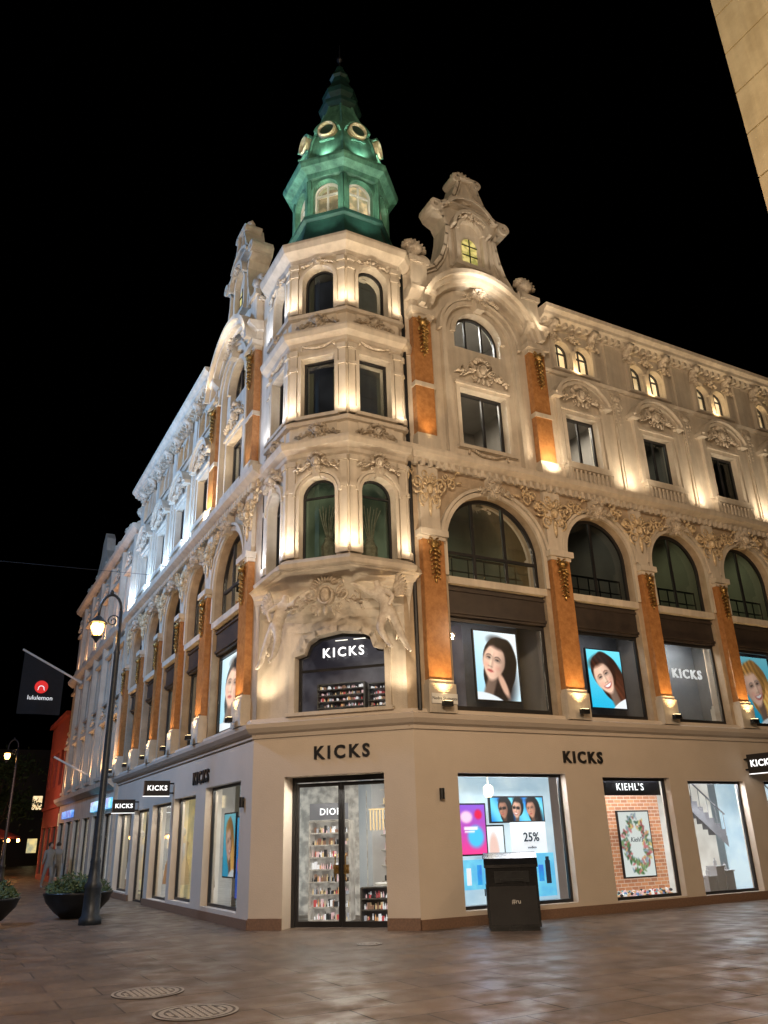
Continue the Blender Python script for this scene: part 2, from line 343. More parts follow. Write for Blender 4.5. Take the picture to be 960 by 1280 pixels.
# ------------------------------------------------------------------ main building
B=empty('corner_building',(6,6,G),'ornate floodlit cream corner building with green spire','building')
def window(fr,a,b,zb,curve,w,parent,fw=.07,vm=(),hm=(),gl=None,name='window'):
    mb=MB(fr)
    c=(a+b)/2;zt=max(p[1] for p in curve)
    mb.box(a,a+fw,w-.06,w,zb,curve[0][1]);mb.box(b-fw,b,w-.06,w,zb,curve[-1][1]);mb.box(a+fw,b-fw,w-.061,w-.001,zb,zb+fw)
    if len(curve)>2:
        zm=curve[0][1]
        pin=[(c+(p[0]-c)*(1-2*fw/(b-a)),zm+(p[1]-zm)*(1-fw/max(.05,zt-zm))) for p in curve]
        for i in range(len(curve)-1):
            mb.prism([curve[i],curve[i+1],pin[i+1],pin[i]],w-.06,w)
    else:mb.box(a+fw,b-fw,w-.061,w-.001,zt-fw,zt)
    def ztop(u):
        for p,r in zip(curve,curve[1:]):
            if p[0]<=u<=r[0]:
                k=(u-p[0])/((r[0]-p[0]) or 1);return p[1]+(r[1]-p[1])*k
        return zt
    for u in vm:mb.box(u-fw*.4,u+fw*.4,w-.055,w-.004,zb+.01,ztop(u)-.02)
    for z in hm:
        aa,bb=a,b
        if z>curve[0][1] and len(curve)>2:
            us=[p[0] for p in curve if p[1]>=z];aa,bb=min(us),max(us)
        mb.box(aa+.02,bb-.02,w-.057,w-.002,z-fw*.4,z+fw*.4)
    o=make(mb,name,framem,parent)
    g=MB(fr);g.add([(a,w-.04,zb),(b,w-.04,zb)]+[(p[0],w-.04,p[1]) for p in reversed(curve)],[tuple(range(2+len(curve)))])
    make(g,'glass_pane',gl or glassd,o)
    return o
def surround(mb,a,b,zb,zt,t=.12,w=.06):
    mb.box(a-t,a,0,w,zb-.05,zt+t);mb.box(b,b+t,0,w,zb-.05,zt+t);mb.box(a,b,0,w-.002,zt,zt+t);mb.box(a-t-.06,b+t+.06,0,w+.08,zb-.14,zb-.05)
    mb.box(a-t-.03,b+t+.03,0,w+.05,zt+t,zt+t+.07)
def bal(fr,c,hw,z0,z1,w):
    mb=MB(fr);mb.box(c-hw,c+hw,0,w,z0,z0+.07);mb.box(c-hw-.02,c+hw+.02,0,w+.02,z1-.08,z1)
    mb.box(c-hw,c-hw+.1,0,w-.01,z0+.07,z1-.08);mb.box(c+hw-.1,c+hw,0,w-.01,z0+.07,z1-.08)
    n=int((2*hw-.2)/.13);h=z1-z0-.15
    for i in range(n):
        u=c-hw+.1+(2*hw-.2)*(i+.5)/n
        mb.lathe(u,w-.06,[(.03,z0+.07),(.045,z0+.07+h*.3),(.022,z0+.07+h*.65),(.035,z0+.07+h)],6)
    make(mb,'balustrade',stone,B)
def facade(fr,pil,gwins,end,right):
    mb=MB(fr);prev=2.4
    for (a,b,zt,zb) in gwins:
        nxt=b+.25
        mb.cell(prev,nxt,0,3.62,a,b,zb,rect(a,b,zt),.3);prev=nxt
    mb.cell(prev,end,0,3.62)
    make(mb,'shopfront_wall',groundw,B)
    prev=2.4
    pcs=[]
    for (a,b,zt,zb) in gwins:
        if zb<=.2:pcs.append((prev,a));prev=b
    pcs.append((prev,end))
    for x0,x1 in pcs:
        mb=MB(fr);mb.box(x0,x1,-.02,.035,0,.22);make(mb,'plinth',plinthm,B)
    for i,(a,b,zt,zb) in enumerate(gwins):
        vm=[(a+b)/2] if zb<.2 else []
        window(fr,a,b,zb,rect(a,b,zt),-.16,B,.06,vm=vm,gl=glass,name='shop_window')
    wall=MB(fr);tr=MB(fr);bays=list(zip(pil,pil[1:]))
    wall.cell(2.3,pil[0],3.6,9.4)
    for i,(p0,p1) in enumerate(bays):
        c=(p0+p1)/2;hw=(p1-p0)/2-(.42 if i==0 else .35);zs=8.86-hw
        cv=arch(c-hw,c+hw,zs,24)
        wall.cell(p0,p1,3.6,9.4,c-hw,c+hw,3.95,cv,.34)
        tr.ring(c,zs,hw+.0,hw+.1,0,.07,n=28);tr.ring(c,zs,hw+.12,hw+.19,0,.11,n=28)
        for s in(-1,1):
            x0,x1=sorted((c+s*hw,c+s*(hw+.1)));tr.box(x0,x1,0,.07,6.8,zs)
        tr.prism([(c-.1,8.8),(c+.1,8.8),(c+.16,9.28),(c-.16,9.28)],0,.2)
        sp=MB(fr);sp.box(c-hw,c+hw,-.3,-.1,5.95,6.62);sp.box(c-hw,c+hw,-.1,-.06,6.0,6.06);sp.box(c-hw,c+hw,-.1,-.06,6.5,6.56);make(sp,'spandrel_panel',darkp,B)
        tr.box(c-hw,c+hw,-.32,.06,6.62,6.78)
        window(fr,c-hw,c+hw,3.98,rect(c-hw,c+hw,5.95),-.2,B,.09 if i==0 else .07,gl=glass,name='display_window')
        vm=[c-hw*.33,c+hw*.33] if i==0 else [c]
        window(fr,c-hw,c+hw,6.78,cv,-.2,B,.08,vm=vm,hm=[zs-.1] if i==0 else [],gl=glassd,name='arched_window')
        rl=MB(fr)
        rl.box(c-hw,c+hw,-.5,-.46,7.42,7.46);rl.box(c-hw,c+hw,-.5,-.46,7.1,7.12)
        for k in range(7):
            u=c-hw+2*hw*k/6;rl.box(u-.012,u+.012,-.49,-.47,6.8,7.42)
        make(rl,'railing',ironm,B)
        inst(ORN['cartouche'],'keystone_cartouche',B,fr,c,.16,9.0,(.55,1,.6))
    wall.cell(pil[-1],end,3.6,9.4)
    make(wall,'arcade_wall',tanw,B);make(tr,'arch_moulding',stone,B,)
    for i,p in enumerate(pil):
        hw=.27 if i<2 else .19
        mb=MB(fr);mb.box(p-hw,p+hw,0,.16,4.5,7.5)
        mb.mi=1;mb.box(p-hw-.05,p+hw+.05,0,.22,3.85,4.42);mb.box(p-hw-.02,p+hw+.02,0,.19,4.42,4.5)
        mb.box(p-hw-.03,p+hw+.03,0,.19,7.5,7.58);mb.box(p-hw-.08,p+hw+.08,0,.25,7.58,7.72);mb.box(p-hw+.02,p+hw-.02,0,.1,7.72,9.36)
        make(mb,'pilaster',[granite,stone],B)
        inst(ORN['pendant'],'gilt_pendant',B,fr,p,.17,7.38,(1.15,1,1.05) if i<2 else (1,1,.95))
        inst(ORN['spandrel_gilt'],'spandrel_relief',B,fr,p,.08,8.6,(1.05,1,1.05) if i not in(0,) else (.8,1,1.1))
    mb=MB(fr);mb.ext(2.1,end,[(0,9.3),(.1,9.3),(.1,9.38),(.22,9.42),(.34,9.5),(.36,9.58),(.36,9.64),(0,9.68)])
    u=2.6
    while u<end:mb.box(u,u+.08,.09,.2,9.26,9.42);u+=.2
    make(mb,'string_cornice',stone,B)
    p0,p1=pil[0],pil[1];c=(p0+p1)/2
    w2=MB(fr);tr=MB(fr)
    w2.cell(2.2,p0,9.6,14.7);w2.cell(p0,p1,9.6,12.2,c-.68,c+.68,10.12,rect(c-.68,c+.68,11.65),.3)
    w2.cell(p0,p1,12.2,14.7,c-.7,c+.7,12.86,arch(c-.7,c+.7,13.25),.3)
    window(fr,c-.68,c+.68,10.12,rect(c-.68,c+.68,11.65),-.15,B,.08,vm=[c+.1],gl=glass)
    window(fr,c-.7,c+.7,12.86,arch(c-.7,c+.7,13.25),-.15,B,.07,vm=[c-.25,c+.25],gl=glass)
    surround(tr,c-.68,c+.68,10.12,11.65,.1,.06)
    tr.ring(c,13.25,.7,.82,0,.08,n=24);tr.ring(c,13.15,1.02,1.14,0,.14,n=24);tr.ring(c,13.15,1.16,1.24,0,.2,n=24)
    for s in(-1,1):
        x0,x1=sorted((c+s*1.02,c+s*1.14));tr.box(x0,x1,0,.14,9.68,13.15)
    tr.prism([(c-.12,13.98),(c+.12,13.98),(c+.2,14.5),(c-.2,14.5)],0,.28)
    for (r0,r1,w) in((1.5,1.62,.2),(1.62,1.74,.34),(1.74,1.86,.46)):tr.ring(c,13.12,r0+.06,r1+.06,-.05,w,.2,PI-.2,32)
    make(tr,'arch_moulding',stone,B)
    inst(ORN['cartouche'],'relief_panel',B,fr,c,.02,12.25,(.85,1.3,.9));inst(ORN['cartouche'],'cartouche',B,fr,c,.25,14.35,(.6,1,.6))
    inst(ORN['swag'],'swag',B,fr,c,.05,10.0,(1.0,1,.5))
    for p in(p0,p1):
        mb=MB(fr);mb.box(p-.25,p+.25,0,.18,10.05,13.2)
        mb.mi=1;mb.box(p-.3,p+.3,0,.25,9.66,9.95);mb.box(p-.28,p+.28,0,.21,9.95,10.05)
        mb.box(p-.28,p+.28,0,.21,13.2,13.3);mb.box(p-.34,p+.34,0,.3,13.3,13.45);mb.box(p-.27,p+.27,0,.16,13.45,13.75)
        mb.ext(p-.36,p+.36,[(0,13.75),(.2,13.75),(.38,13.9),(.4,14.0),(0,14.05)]);mb.box(p-.24,p+.24,-.1,.18,14.05,14.9);mb.box(p-.3,p+.3,-.16,.24,14.9,15.05)
        mb.box(p-.27,p+.27,0,.2,11.3,11.42)
        make(mb,'pilaster',[granite,stone],B)
        inst(ORN['pendant'],'gilt_pendant',B,fr,p,.19,13.05,1.15)
        inst(ORN['finial'],'finial',B,fr,p,0,15.05,.95)
    half=[(1.95,14.3),(1.95,14.75),(1.55,14.84),(1.24,15.06),(1.0,15.45),(.87,15.85),(.79,16.25),(.76,16.55),(.86,16.8),(1.1,16.92),(1.2,17.1),(1.12,17.28),(.88,17.28),(.66,17.42),(.49,17.68),(.36,18.02),(.28,18.26),(.24,18.42)]
    poly=[(c+x,z) for x,z in half]+[(c-x,z) for x,z in reversed(half)]
    mb=MB(fr);mb.prism(poly,-.42,-.02)
    for s in(-1,1):
        for a_,b_ in zip(half[1:],half[2:]):mb.seg((c+s*a_[0],a_[1]),(c+s*b_[0],b_[1]),.09,-.46,.14)
        for a_,b_ in zip(half[2:],half[3:]):mb.seg((c+s*(a_[0]-.12),a_[1]-.03),(c+s*(b_[0]-.12),b_[1]-.03),.045,-.02,.06)
        mb.ring(c+s*1.1,17.08,.07,.18,-.4,.2,0,2*PI,14);mb.ring(c+s*1.56,15.02,.06,.19,-.3,.16,0,2*PI,14);mb.ring(c+s*.34,18.36,.05,.13,-.36,.16,0,2*PI,12)
        mb.box(*sorted((c+s*.48,c+s*.38)),-.02,.12,15.5,16.6);mb.box(*sorted((c+s*.7,c+s*.61)),-.02,.07,15.3,16.6)
    mb.ring(c,16.6,.36,.45,-.02,.14);mb.ring(c,16.62,.52,.61,-.02,.26);mb.box(c-.55,c+.55,-.02,.16,15.38,15.5);mb.box(c-.32,c+.32,-.4,.16,18.42,18.5)
    mb.box(c-.62,c+.62,-.02,.16,17.35,17.43)
    mb.ring(c,16.85,.8,.88,-.02,.2,.6,PI-.6,14)
    make(mb,'gable',stone,B)
    mb=MB(fr);cv=arch(c-.24,c+.24,16.2,12);mb.add([(c-.24,.004,15.56),(c+.24,.004,15.56)]+[(x,.004,z) for x,z in reversed(cv)],[tuple(range(2+len(cv)))])
    gw=make(mb,'gable_window',emis('gable_window_glow_'+('a' if right else 'b'),(.75,.62,.22),.9,(.22,.24,.06),6),B)
    mb=MB(fr);mb.box(c-.012,c+.012,.006,.03,15.56,16.43);mb.box(c-.24,c+.24,.007,.031,16.18,16.2);mb.box(c-.24,c+.24,.007,.031,15.86,15.88);make(mb,'glazing_bars',framem,gw)
    mb=MB(fr)
    for k in range(9):
        a=PI*k/8;leaf(mb,c+.08*math.cos(a),18.52+.06*math.sin(a),.32,.09,a,-.1,.12)
    mb.ell((c,-.1,18.6),(.14,.2,.15));
    for s in(-1,1):spiral(mb,c+s*.3,18.38,.13,1.3,.045,s,PI/2,-.05)
    make(mb,'shell_crest',stone2,B,True)
    inst(ORN['cartouche'],'cartouche',B,fr,c,.14,17.05,(.5,1,.55));inst(ORN['swag'],'swag',B,fr,c,.02,17.75,(.5,1,.55))
    inst(ORN['cartouche'],'cartouche',B,fr,c,.05,15.12,(.6,1,.45))
    for i,(p0,p1) in enumerate(bays[1:]):
        c=(p0+p1)/2
        w2.cell(p0,p1,9.6,12.9,c-.54,c+.54,10.32,rect(c-.54,c+.54,11.7),.28)
        for s in(-1,1):
            cc=c+s*.37;a,b=sorted((c+s*(p1-p0)/2,c))
            cv=arch(cc-.27,cc+.27,13.7,12)
            w2.cell(a,b,12.9,14.5,cc-.27,cc+.27,13.06,cv,.2)
            wn=window(fr,cc-.27,cc+.27,13.06,cv,-.1,B,.03,gl=glass,name='attic_window',hm=[13.7],vm=[cc])
            cu=MB(fr);cu.add([(cc-.27,-.165,13.06),(cc+.27,-.165,13.06)]+[(x,-.165,z) for x,z in reversed(cv)],[tuple(range(2+len(cv)))]);make(cu,'curtain_or_glow_panel',e_attic,wn)  # warm glowing panel added behind the glass for a lit room
        window(fr,c-.54,c+.54,10.32,rect(c-.54,c+.54,11.7),-.12,B,.07,vm=[c],gl=glassd if i not in(0,) else glass)
        tr=MB(fr);surround(tr,c-.54,c+.54,10.32,11.7,.12,.07)
        tr.ring(c,11.75,.86,.95,0,.22,.45,PI-.45,20);tr.ring(c,11.75,.97,1.05,0,.3,.42,PI-.42,20)
        for s in(-1,1):
            tr.box(*sorted((c+s*.72,c+s*1.0)),0,.24,12.08,12.2)
            tr.box(*sorted((c+s*.70,c+s*.84)),0,.1,10.2,12.08)
            tr.ring(c+s*.37,13.7,.27,.34,0,.08,0,PI,14);tr.box(*sorted((c+s*.65,c+s*.75)),0,.12,13.0,14.0)
        tr.box(c-.07,c+.07,0,.1,13.1,13.74);tr.box(c-.8,c+.8,0,.16,12.995,13.05)
        tr.ext(p0,p1,[(0,12.86),(.08,12.86),(.14,12.93),(0,12.97)])
        make(tr,'window_surround',stone,B)
        bal(fr,c,.74,9.7,10.17,.15)
        inst(ORN['cartouche'],'cartouche',B,fr,c,.1,12.3,(.8,1.1,.8));inst(ORN['cartouche'],'sill_relief',B,fr,c,.02,10.22-.02,(.5,.6,.2))
        for s in(-1,1):inst(ORN['console'],'console',B,fr,c+s*.7,.05,13.98,(1.3,1.2,1.0));inst(ORN['cartouche'],'capital_ornament',B,fr,c+s*.68,.1,14.05,(.26,1,.42))
        inst(ORN['cartouche'],'capital_ornament',B,fr,c,.08,14.15,(.28,1,.4))
        inst(ORN['pendant'],'wall_ornament',B,fr,p1,.02,12.6,(1.4,.8,1.2)).data=PST
        mb=MB(fr);mb.box(p1-.16,p1+.16,0,.05,9.7,12.86);mb.box(p1-.1,p1+.1,.05,.08,9.9,12.7);mb.box(p1-.2,p1+.2,0,.09,9.68,9.9);mb.box(p1-.16,p1+.16,0,.06,13.0,14.4)
        make(mb,'wall_strip',stone,B)
    w2.cell(pil[-1],end,9.6,14.5)
    make(w2,'upper_wall',stone,B)
    mb=MB(fr);u0=pil[1]+.3
    mb.ext(u0,end,[(0,14.35),(.1,14.35),(.12,14.45),(.34,14.52),(.36,14.6),(.46,14.68),(.48,14.78),(0,14.82)])
    u=u0+.05
    while u<end-.1:mb.box(u,u+.1,.09,.26,14.36,14.49);u+=.24
    make(mb,'roof_cornice',stone,B)
    mb=MB(fr);mb.box(end-.45,end,-.3,.04,3.65,14.34);mb.box(end-.3,end+.02,-.3,.1,0,3.7);make(mb,'end_pier',stone,B)
pilR=[3.0,6.5,9.28,11.95,14.62,17.29,19.96,22.63];gR=[(3.37,6.07,2.74,.3),(7.1,9.1,2.68,.25),(9.67,11.6,2.62,.22),(12.3,14.3,2.62,.22),(15.0,17.0,2.62,.22),(17.6,19.6,2.62,.22),(20.2,22.2,2.62,.22)]
pilL=[3.0,6.2,8.75,11.3,13.85,16.3];gL=[(3.12,5.66,2.8,.3),(6.5,8.55,2.7,.3),(8.85,10.95,2.65,.23),(11.4,13.4,2.6,.04),(13.8,16.0,2.6,.25)]
facade(FR,pilR,gR,23.0,True);facade(FL,pilL,gL,16.7,False)
def miter(path,prof):
    mb=MB();n=len(path);P=[Vector(p) for p in path];pts=[];F=[];m=len(prof)
    for i in range(n):
        ns=[]
        if i>0:d=(P[i]-P[i-1]).normalized();ns.append(Vector((d.y,-d.x)))
        if i<n-1:d=(P[i+1]-P[i]).normalized();ns.append(Vector((d.y,-d.x)))
        b=sum(ns,Vector((0,0)));b=b/ (b.dot(ns[0])) 
        for w,z in prof:pts.append((P[i].x+b.x*w,P[i].y+b.y*w,z))
    for i in range(n-1):
        for k in range(m):F.append((i*m+k,i*m+(k+1)%m,(i+1)*m+(k+1)%m,(i+1)*m+k))
    F+=[tuple(range(m)),tuple(range((n-1)*m,n*m))]
    mb.add(pts,F,True);return mb
path=[(0,16.68),(0,2.4),(2.4,0),(23,0)]
make(miter(path,[(-.05,3.55),(.04,3.55),(.05,3.62),(.13,3.66),(.2,3.74),(.22,3.82),(.1,3.86),(.08,3.93),(-.05,3.95)]),'shopfront_cornice',groundw,B)
mb=MB(FC);mb.cell(-1.697,1.697,0,3.62,-1.0,1.08,0,rect(-1.0,1.08,2.78),.5);make(mb,'entrance_wall',groundw,B)
for a,b in((-1.697,-1.0),(1.08,1.697)):
    mb=MB(FC);mb.box(a,b,-.02,.035,0,.25);make(mb,'plinth',plinthm,B)
w=-.42
mb=MB(FC)
mb.box(-1.0,-.93,w-.1,w,0,2.78);mb.box(1.01,1.08,w-.1,w,0,2.78);mb.box(-.93,1.01,w-.1,w-.001,2.68,2.78)
make(mb,'door_frame',framem,B)
for s,(a,b) in zip((1,-1),((-.92,.035),(.045,1.0))):
    mb=MB(FC)
    mb.box(a,a+.055,w-.07,w-.02,.06,2.66);mb.box(b-.055,b,w-.07,w-.02,.06,2.66);mb.box(a+.055,b-.055,w-.069,w-.021,.06,.16);mb.box(a+.055,b-.055,w-.069,w-.021,2.59,2.66)
    d=make(mb,'door',framem,B)
    g=MB(FC);g.quad((a+.03,w-.05,.1),(b-.03,w-.05,.1),(b-.03,w-.05,2.62),(a+.03,w-.05,2.62));make(g,'glass_pane',glass,d)
    h=MB(FC);x=b-.1 if s>0 else a+.1
    h.tube([(x,w+.0,.85),(x,w+.05,.88),(x,w+.05,1.3),(x,w+.0,1.33)],.014,6);h.box(x-.05,x+.05,w-.018,w+.004,.98,1.14);make(h,'handle',gold,d)
cv=[(-.78,5.15),(-.6,5.2),(-.52,5.42),(-.3,5.55),(.2,5.62),(.7,5.55),(.93,5.42),(1.0,5.2),(1.18,5.15)]
mb=MB(FC);mb.cell(-1.697,1.697,3.6,6.8,-.78,1.18,3.96,cv,.3)
for p,r in zip(cv,cv[1:]):mb.seg((p[0],p[1]+.06),(r[0],r[1]+.06),.12,0,.09)
mb.box(-.9,-.78,0,.09,3.95,5.15);mb.box(1.18,1.3,0,.09,3.95,5.15);mb.box(-.95,1.35,0,.16,3.93,4.0)
make(mb,'corner_wall',stone,B)
window(FC,-.78,1.18,3.96,cv,-.16,B,.06,hm=[4.88],vm=[],gl=glass,name='display_window')
# ------------------------------------------------------------------ tower
cx,cy,A=1.68,1.5,1.64;SD=A*math.tan(PI/8)
def octring(a,z,rot=0):
    R=a/math.cos(PI/8)
    return [(cx+R*math.cos(PI/8+k*PI/4),cy+R*math.sin(PI/8+k*PI/4),z) for k in range(8)]
def octloft(mb,prof,cap=True):
    pts=[];F=[]
    for a,z in prof:pts+=octring(a,z)
    for i in range(len(prof)-1):
        for k in range(8):F.append((i*8+k,i*8+(k+1)%8,(i+1)*8+(k+1)%8,(i+1)*8+k))
    if cap:F+=[tuple(range(8)),tuple(range(8*(len(prof)-1),8*len(prof)))]
    mb.add(pts,F,True)
def octfr(deg,a=A):
    t=math.radians(deg);n=(math.cos(t),math.sin(t));return Fr((cx+n[0]*a,cy+n[1]*a),(-n[1],n[0]),n)
mb=MB();pts=[];F=[];NS=9
top=[(2.62,-.30),(.9,-.36),(-.24,.80),(-.2,2.5)];bot=[(2.42,-.0),(1.62,.76),(.76,1.62),(0,2.42)]
for i in range(NS):
    t=i/(NS-1);f=1-math.cos(t*PI/2);z=5.66+1.0*math.sin(t*PI/2)
    for a_,b_ in zip(bot,top):pts.append((a_[0]+(b_[0]-a_[0])*f,a_[1]+(b_[1]-a_[1])*f,z))
for i in range(NS-1):
    for k in range(3):F.append((i*4+k,i*4+k+1,i*4+5+k,i*4+4+k))
mb.add(pts,F,True)
octloft(mb,[(A+.12,6.62),(A+.2,6.7),(A+.22,6.78),(A+.15,6.84),(A+.08,6.9),(A,6.92)])
make(mb,'corbel',stone,B)
tw=MB()
for deg in(135,180,225,270,315):
    fr=octfr(deg);tw.fr=fr;tt=MB(fr);main=deg in(180,225,270)
    c1=arch(-.4,.4,8.32,12);c3=arch(-.39,.39,13.85,12)
    if main:
        tw.cell(-SD,SD,6.85,9.25,-.4,.4,6.93,c1,.25);tw.cell(-SD,SD,9.25,12.05,-.4,.4,10.22,rect(-.4,.4,11.7),.25);tw.cell(-SD,SD,12.05,14.55,-.39,.39,12.96,c3,.25)
        for (a,zb,cvv,hh) in((.4,6.93,c1,[8.32]),(.4,10.22,rect(-.4,.4,11.7),[]),(.39,12.96,c3,[])):
            wn=window(fr,-a,a,zb,cvv,-.16,B,.045,gl=glassd,name='tower_window',hm=hh)
            p=MB(fr);p.quad((-.6,-.75,zb-.05),(.6,-.75,zb-.05),(.6,-.75,zb+2.2),(-.6,-.75,zb+2.2));make(p,'room_backdrop',e_green if zb<7 else e_bay,wn)  # backdrop sheet: green room light and dark room painted in its colour
            if zb>7:
                p=MB(fr);p.box(-.36,-.24,-.34,-.3,zb+.02,zb+1.3);make(p,'curtain_or_glow_panel',roomm,wn)
                p=MB(fr);p.box(.24,.36,-.34,-.3,zb+.02,zb+1.3);make(p,'curtain_or_glow_panel',roomm,wn)
            else:
                p=MB(fr);p.lathe(.05,-.5,[(.12,6.95),(.16,7.05),(.17,7.3),(.08,7.45),(.1,7.5)],10)
                for k in range(7):
                    x=.05+.05*(k-3);p.tube([(x*.3+.05,-.5,7.45),(x,-.5+.03*(k%3),7.9),(x*1.6,-.48,8.2+.05*(k%2))],.012,4)
                make(p,'vase_of_branches',stone2,wn)
        tt.ring(0,8.32,.4,.47,0,.07,0,PI,16);tt.ring(0,8.32,.49,.55,0,.11,0,PI,16);tt.ring(0,13.85,.39,.47,0,.07,0,PI,16)
        for s in(-1,1):
            tt.box(*sorted((s*.4,s*.47)),0,.07,6.95,8.32);tt.box(*sorted((s*.4,s*.48)),0,.06,10.2,11.8);tt.box(*sorted((s*.39,s*.47)),0,.07,12.95,13.85)
        tt.box(-.4,.4,0,.06,11.71,11.8);tt.box(-.5,.5,0,.12,10.12,10.2);tt.prism([(-.07,8.68),(.07,8.68),(.1,8.92),(-.1,8.92)],0,.15);tt.prism([(-.07,14.22),(.07,14.22),(.1,14.42),(-.1,14.42)],0,.12)
        tt.box(-.44,.44,0,.03,9.62,9.98);tt.box(-.44,.44,0,.03,12.5,12.8)
        inst(ORN['cartouche'],'cartouche',B,fr,0,.06,9.02,(.55,1.2,.6));inst(ORN['cartouche'],'parapet_relief',B,fr,0,.03,9.79,(.56,1.2,.44));inst(ORN['cartouche'],'parapet_relief',B,fr,0,.03,12.64,(.56,1.2,.42));inst(ORN['cartouche'],'parapet_relief',B,fr,0,.03,14.34,(.45,.9,.3))
        inst(ORN['swag'],'swag',B,fr,0,.03,12.02,(.7,1,.3))
    else:
        tw.cell(-SD,SD,6.85,14.55)
    for s in(-1,1):
        for z0,z1 in((6.95,9.15),(10.15,11.95),(12.95,14.4)):
            tt.box(*sorted((s*(SD-.015),s*(SD-.17))),0,.06,z0,z1);tt.box(*sorted((s*(SD+.0),s*(SD-.2))),0,.1,z1-.14,z1-.02);tt.box(*sorted((s*(SD+.0),s*(SD-.2))),0,.1,z0,z0+.16)
            tt.box(*sorted((s*(SD+.0),s*(SD-.2))),0,.085,(z0+z1)/2+.35,(z0+z1)/2+.43)
    make(tt,'tower_moulding',stone,B)
make(tw,'tower_wall',stone,B)
for z,big in((9.22,0),(12.05,0),(14.45,1)):
    mb=MB();k=1.2 if big else .9
    octloft(mb,[(A-.02,z-.05),(A+.06,z),(A+.08,z+.08),(A+.22*k,z+.18*k),(A+.26*k,z+.3*k),(A+.26*k,z+.36*k),(A+.05,z+.42*k),(A-.02,z+.44*k)]);make(mb,'tower_cornice',stone,B)
    if not big:
        mb=MB();octloft(mb,[(A-.02,z+.74),(A+.1,z+.76),(A+.12,z+.84),(A-.02,z+.87)]);make(mb,'tower_cornice',stone,B)
# copper
mb=MB();octloft(mb,[(1.72,15.0),(1.5,15.1),(1.36,15.35),(1.27,15.8),(1.22,16.1),(1.3,16.14),(1.3,16.24),(1.16,16.26)]);make(mb,'copper_skirt',copperd,B)
lw=MB();a2=1.14;S2=a2*math.tan(PI/8)
for k in range(8):
    fr=octfr(k*45,a2);lw.fr=fr;c=arch(-.34,.34,17.08,14)
    lw.cell(-S2,S2,16.2,17.6,-.34,.34,16.32,c,.14)
    lw.ring(0,17.08,.34,.4,0,.06,0,PI,14)
    for s in(-1,1):lw.box(*sorted((s*(S2+.01),s*(S2-.07))),0,.07,16.26,17.5);lw.box(*sorted((s*.34,s*.4)),0,.06,16.3,17.08)
    window(fr,-.34,.34,16.32,c,-.1,B,.05,hm=[17.04],vm=[0],gl=glass,name='lantern_window').data.materials[0]=whitem
make(lw,'lantern',copper,B)
mb=MB();octloft(mb,[(.85,16.3),(.85,17.55)]);make(mb,'lantern_core',emis('lantern_glow',(.95,.72,.40),.9,(.16,.18,.12),4),B)
mb=MB();octloft(mb,[(1.12,17.5),(1.2,17.55),(1.24,17.68),(1.42,17.78),(1.46,17.9),(1.46,17.98),(1.34,18.04),(1.22,18.12),(1.18,18.3)]);make(mb,'lantern_cornice',copper,B)
dome=[(1.18,18.28),(1.12,18.6),(1.04,19.0),(.92,19.4),(.76,19.85),(.6,20.25),(.48,20.6),(.41,20.9)]
mb=MB();octloft(mb,dome)
for k in range(8):
    R=[(cx+(a/math.cos(PI/8)+.01)*math.cos(PI/8+k*PI/4),cy+(a/math.cos(PI/8)+.01)*math.sin(PI/8+k*PI/4),z) for a,z in dome];mb.tube(R,.04,6,True)
make(mb,'dome',copper,B)
mb=MB();octloft(mb,[(.41,20.88),(.56,20.95),(.58,21.05),(.4,21.12),(.36,21.3),(.46,21.45),(.48,21.6),(.36,21.85),(.25,22.1),(.22,22.3),(.28,22.36),(.26,22.42),(.17,22.6),(.1,22.85)]);make(mb,'spire',copperd,B)
mb=MB();mb.fr=Fr((cx,cy),(1,0),(0,-1));mb.lathe(0,0,[(.08,22.8),(.03,22.95),(.025,23.1),(.09,23.18),(.09,23.26),(.02,23.34),(.015,23.85)],8);make(mb,'spire_finial',ironm,B)
ocm=surf('gilded_ring',(.74,.68,.48),(.55,.48,.3),.5,scale=8)
for k in range(8):
    fr=octfr(k*45,.97)
    mb=MB(fr);mb.ring(0,19.25,.21,.235,-.15,.2,0,2*PI,28);mb.ring(0,19.25,.235,.26,-.15,.14,0,2*PI,28)
    o=make(mb,'oculus',ocm,B)
    g=MB(fr);n=20;g.add([(.215*math.cos(2*PI*i/n),.1,19.25+.215*math.sin(2*PI*i/n)) for i in range(n)],[tuple(range(n))]);make(g,'glass_pane',copperd,o)
    mb=MB(fr)
    mb.ring(0,19.15,.33,.38,-.1,.18,.3,PI-.3,10);mb.box(-.2,.2,-.12,.16,18.88,18.93);make(mb,'dormer_hood',copper,B)
mb=MB();mb.add([(.35,16.6,14.75),(.35,2.5,14.75),(2.5,.35,14.75),(22.9,.35,14.75),(22.9,16.6,14.75),(3.2,16.6,16.6),(3.2,4.2,16.6),(4.2,3.2,16.6),(22.9,3.2,16.6),(22.9,16.6,16.6)],[(0,1,6,5),(1,2,7,6),(2,3,8,7),(5,6,7,8,9),(0,5,9,4),(3,4,9,8),(0,1,2,3,4)],True)
make(mb,'roof',roofm,B)
mb=MB();D=1.6
for z in(3.7,6.3,9.5,12.3,14.6):mb.box(2.5,22.9,-3,-.36,z-.06,z+.06);mb.box(.36,2.5,-16.6,-2.5,z-.061,z+.059)
mb.box(D+1,22.9,-16.6,-D-1.2,3.6,14.7)
mb.quad((22.9,0,0),(22.9,-16.6,0),(22.9,-16.6,14.7),(22.9,0,14.7));mb.quad((0,-16.62,0),(22.9,-16.62,0),(22.9,-16.62,14.7),(0,-16.62,14.7))
for p in pilR[1:-1]:mb.box(p-.05,p+.05,-2.8,-.36,3.76,14.5)
for p in pilL[1:-1]:mb.box(.36,2.8,-p-.05,-p+.05,3.76,14.5)
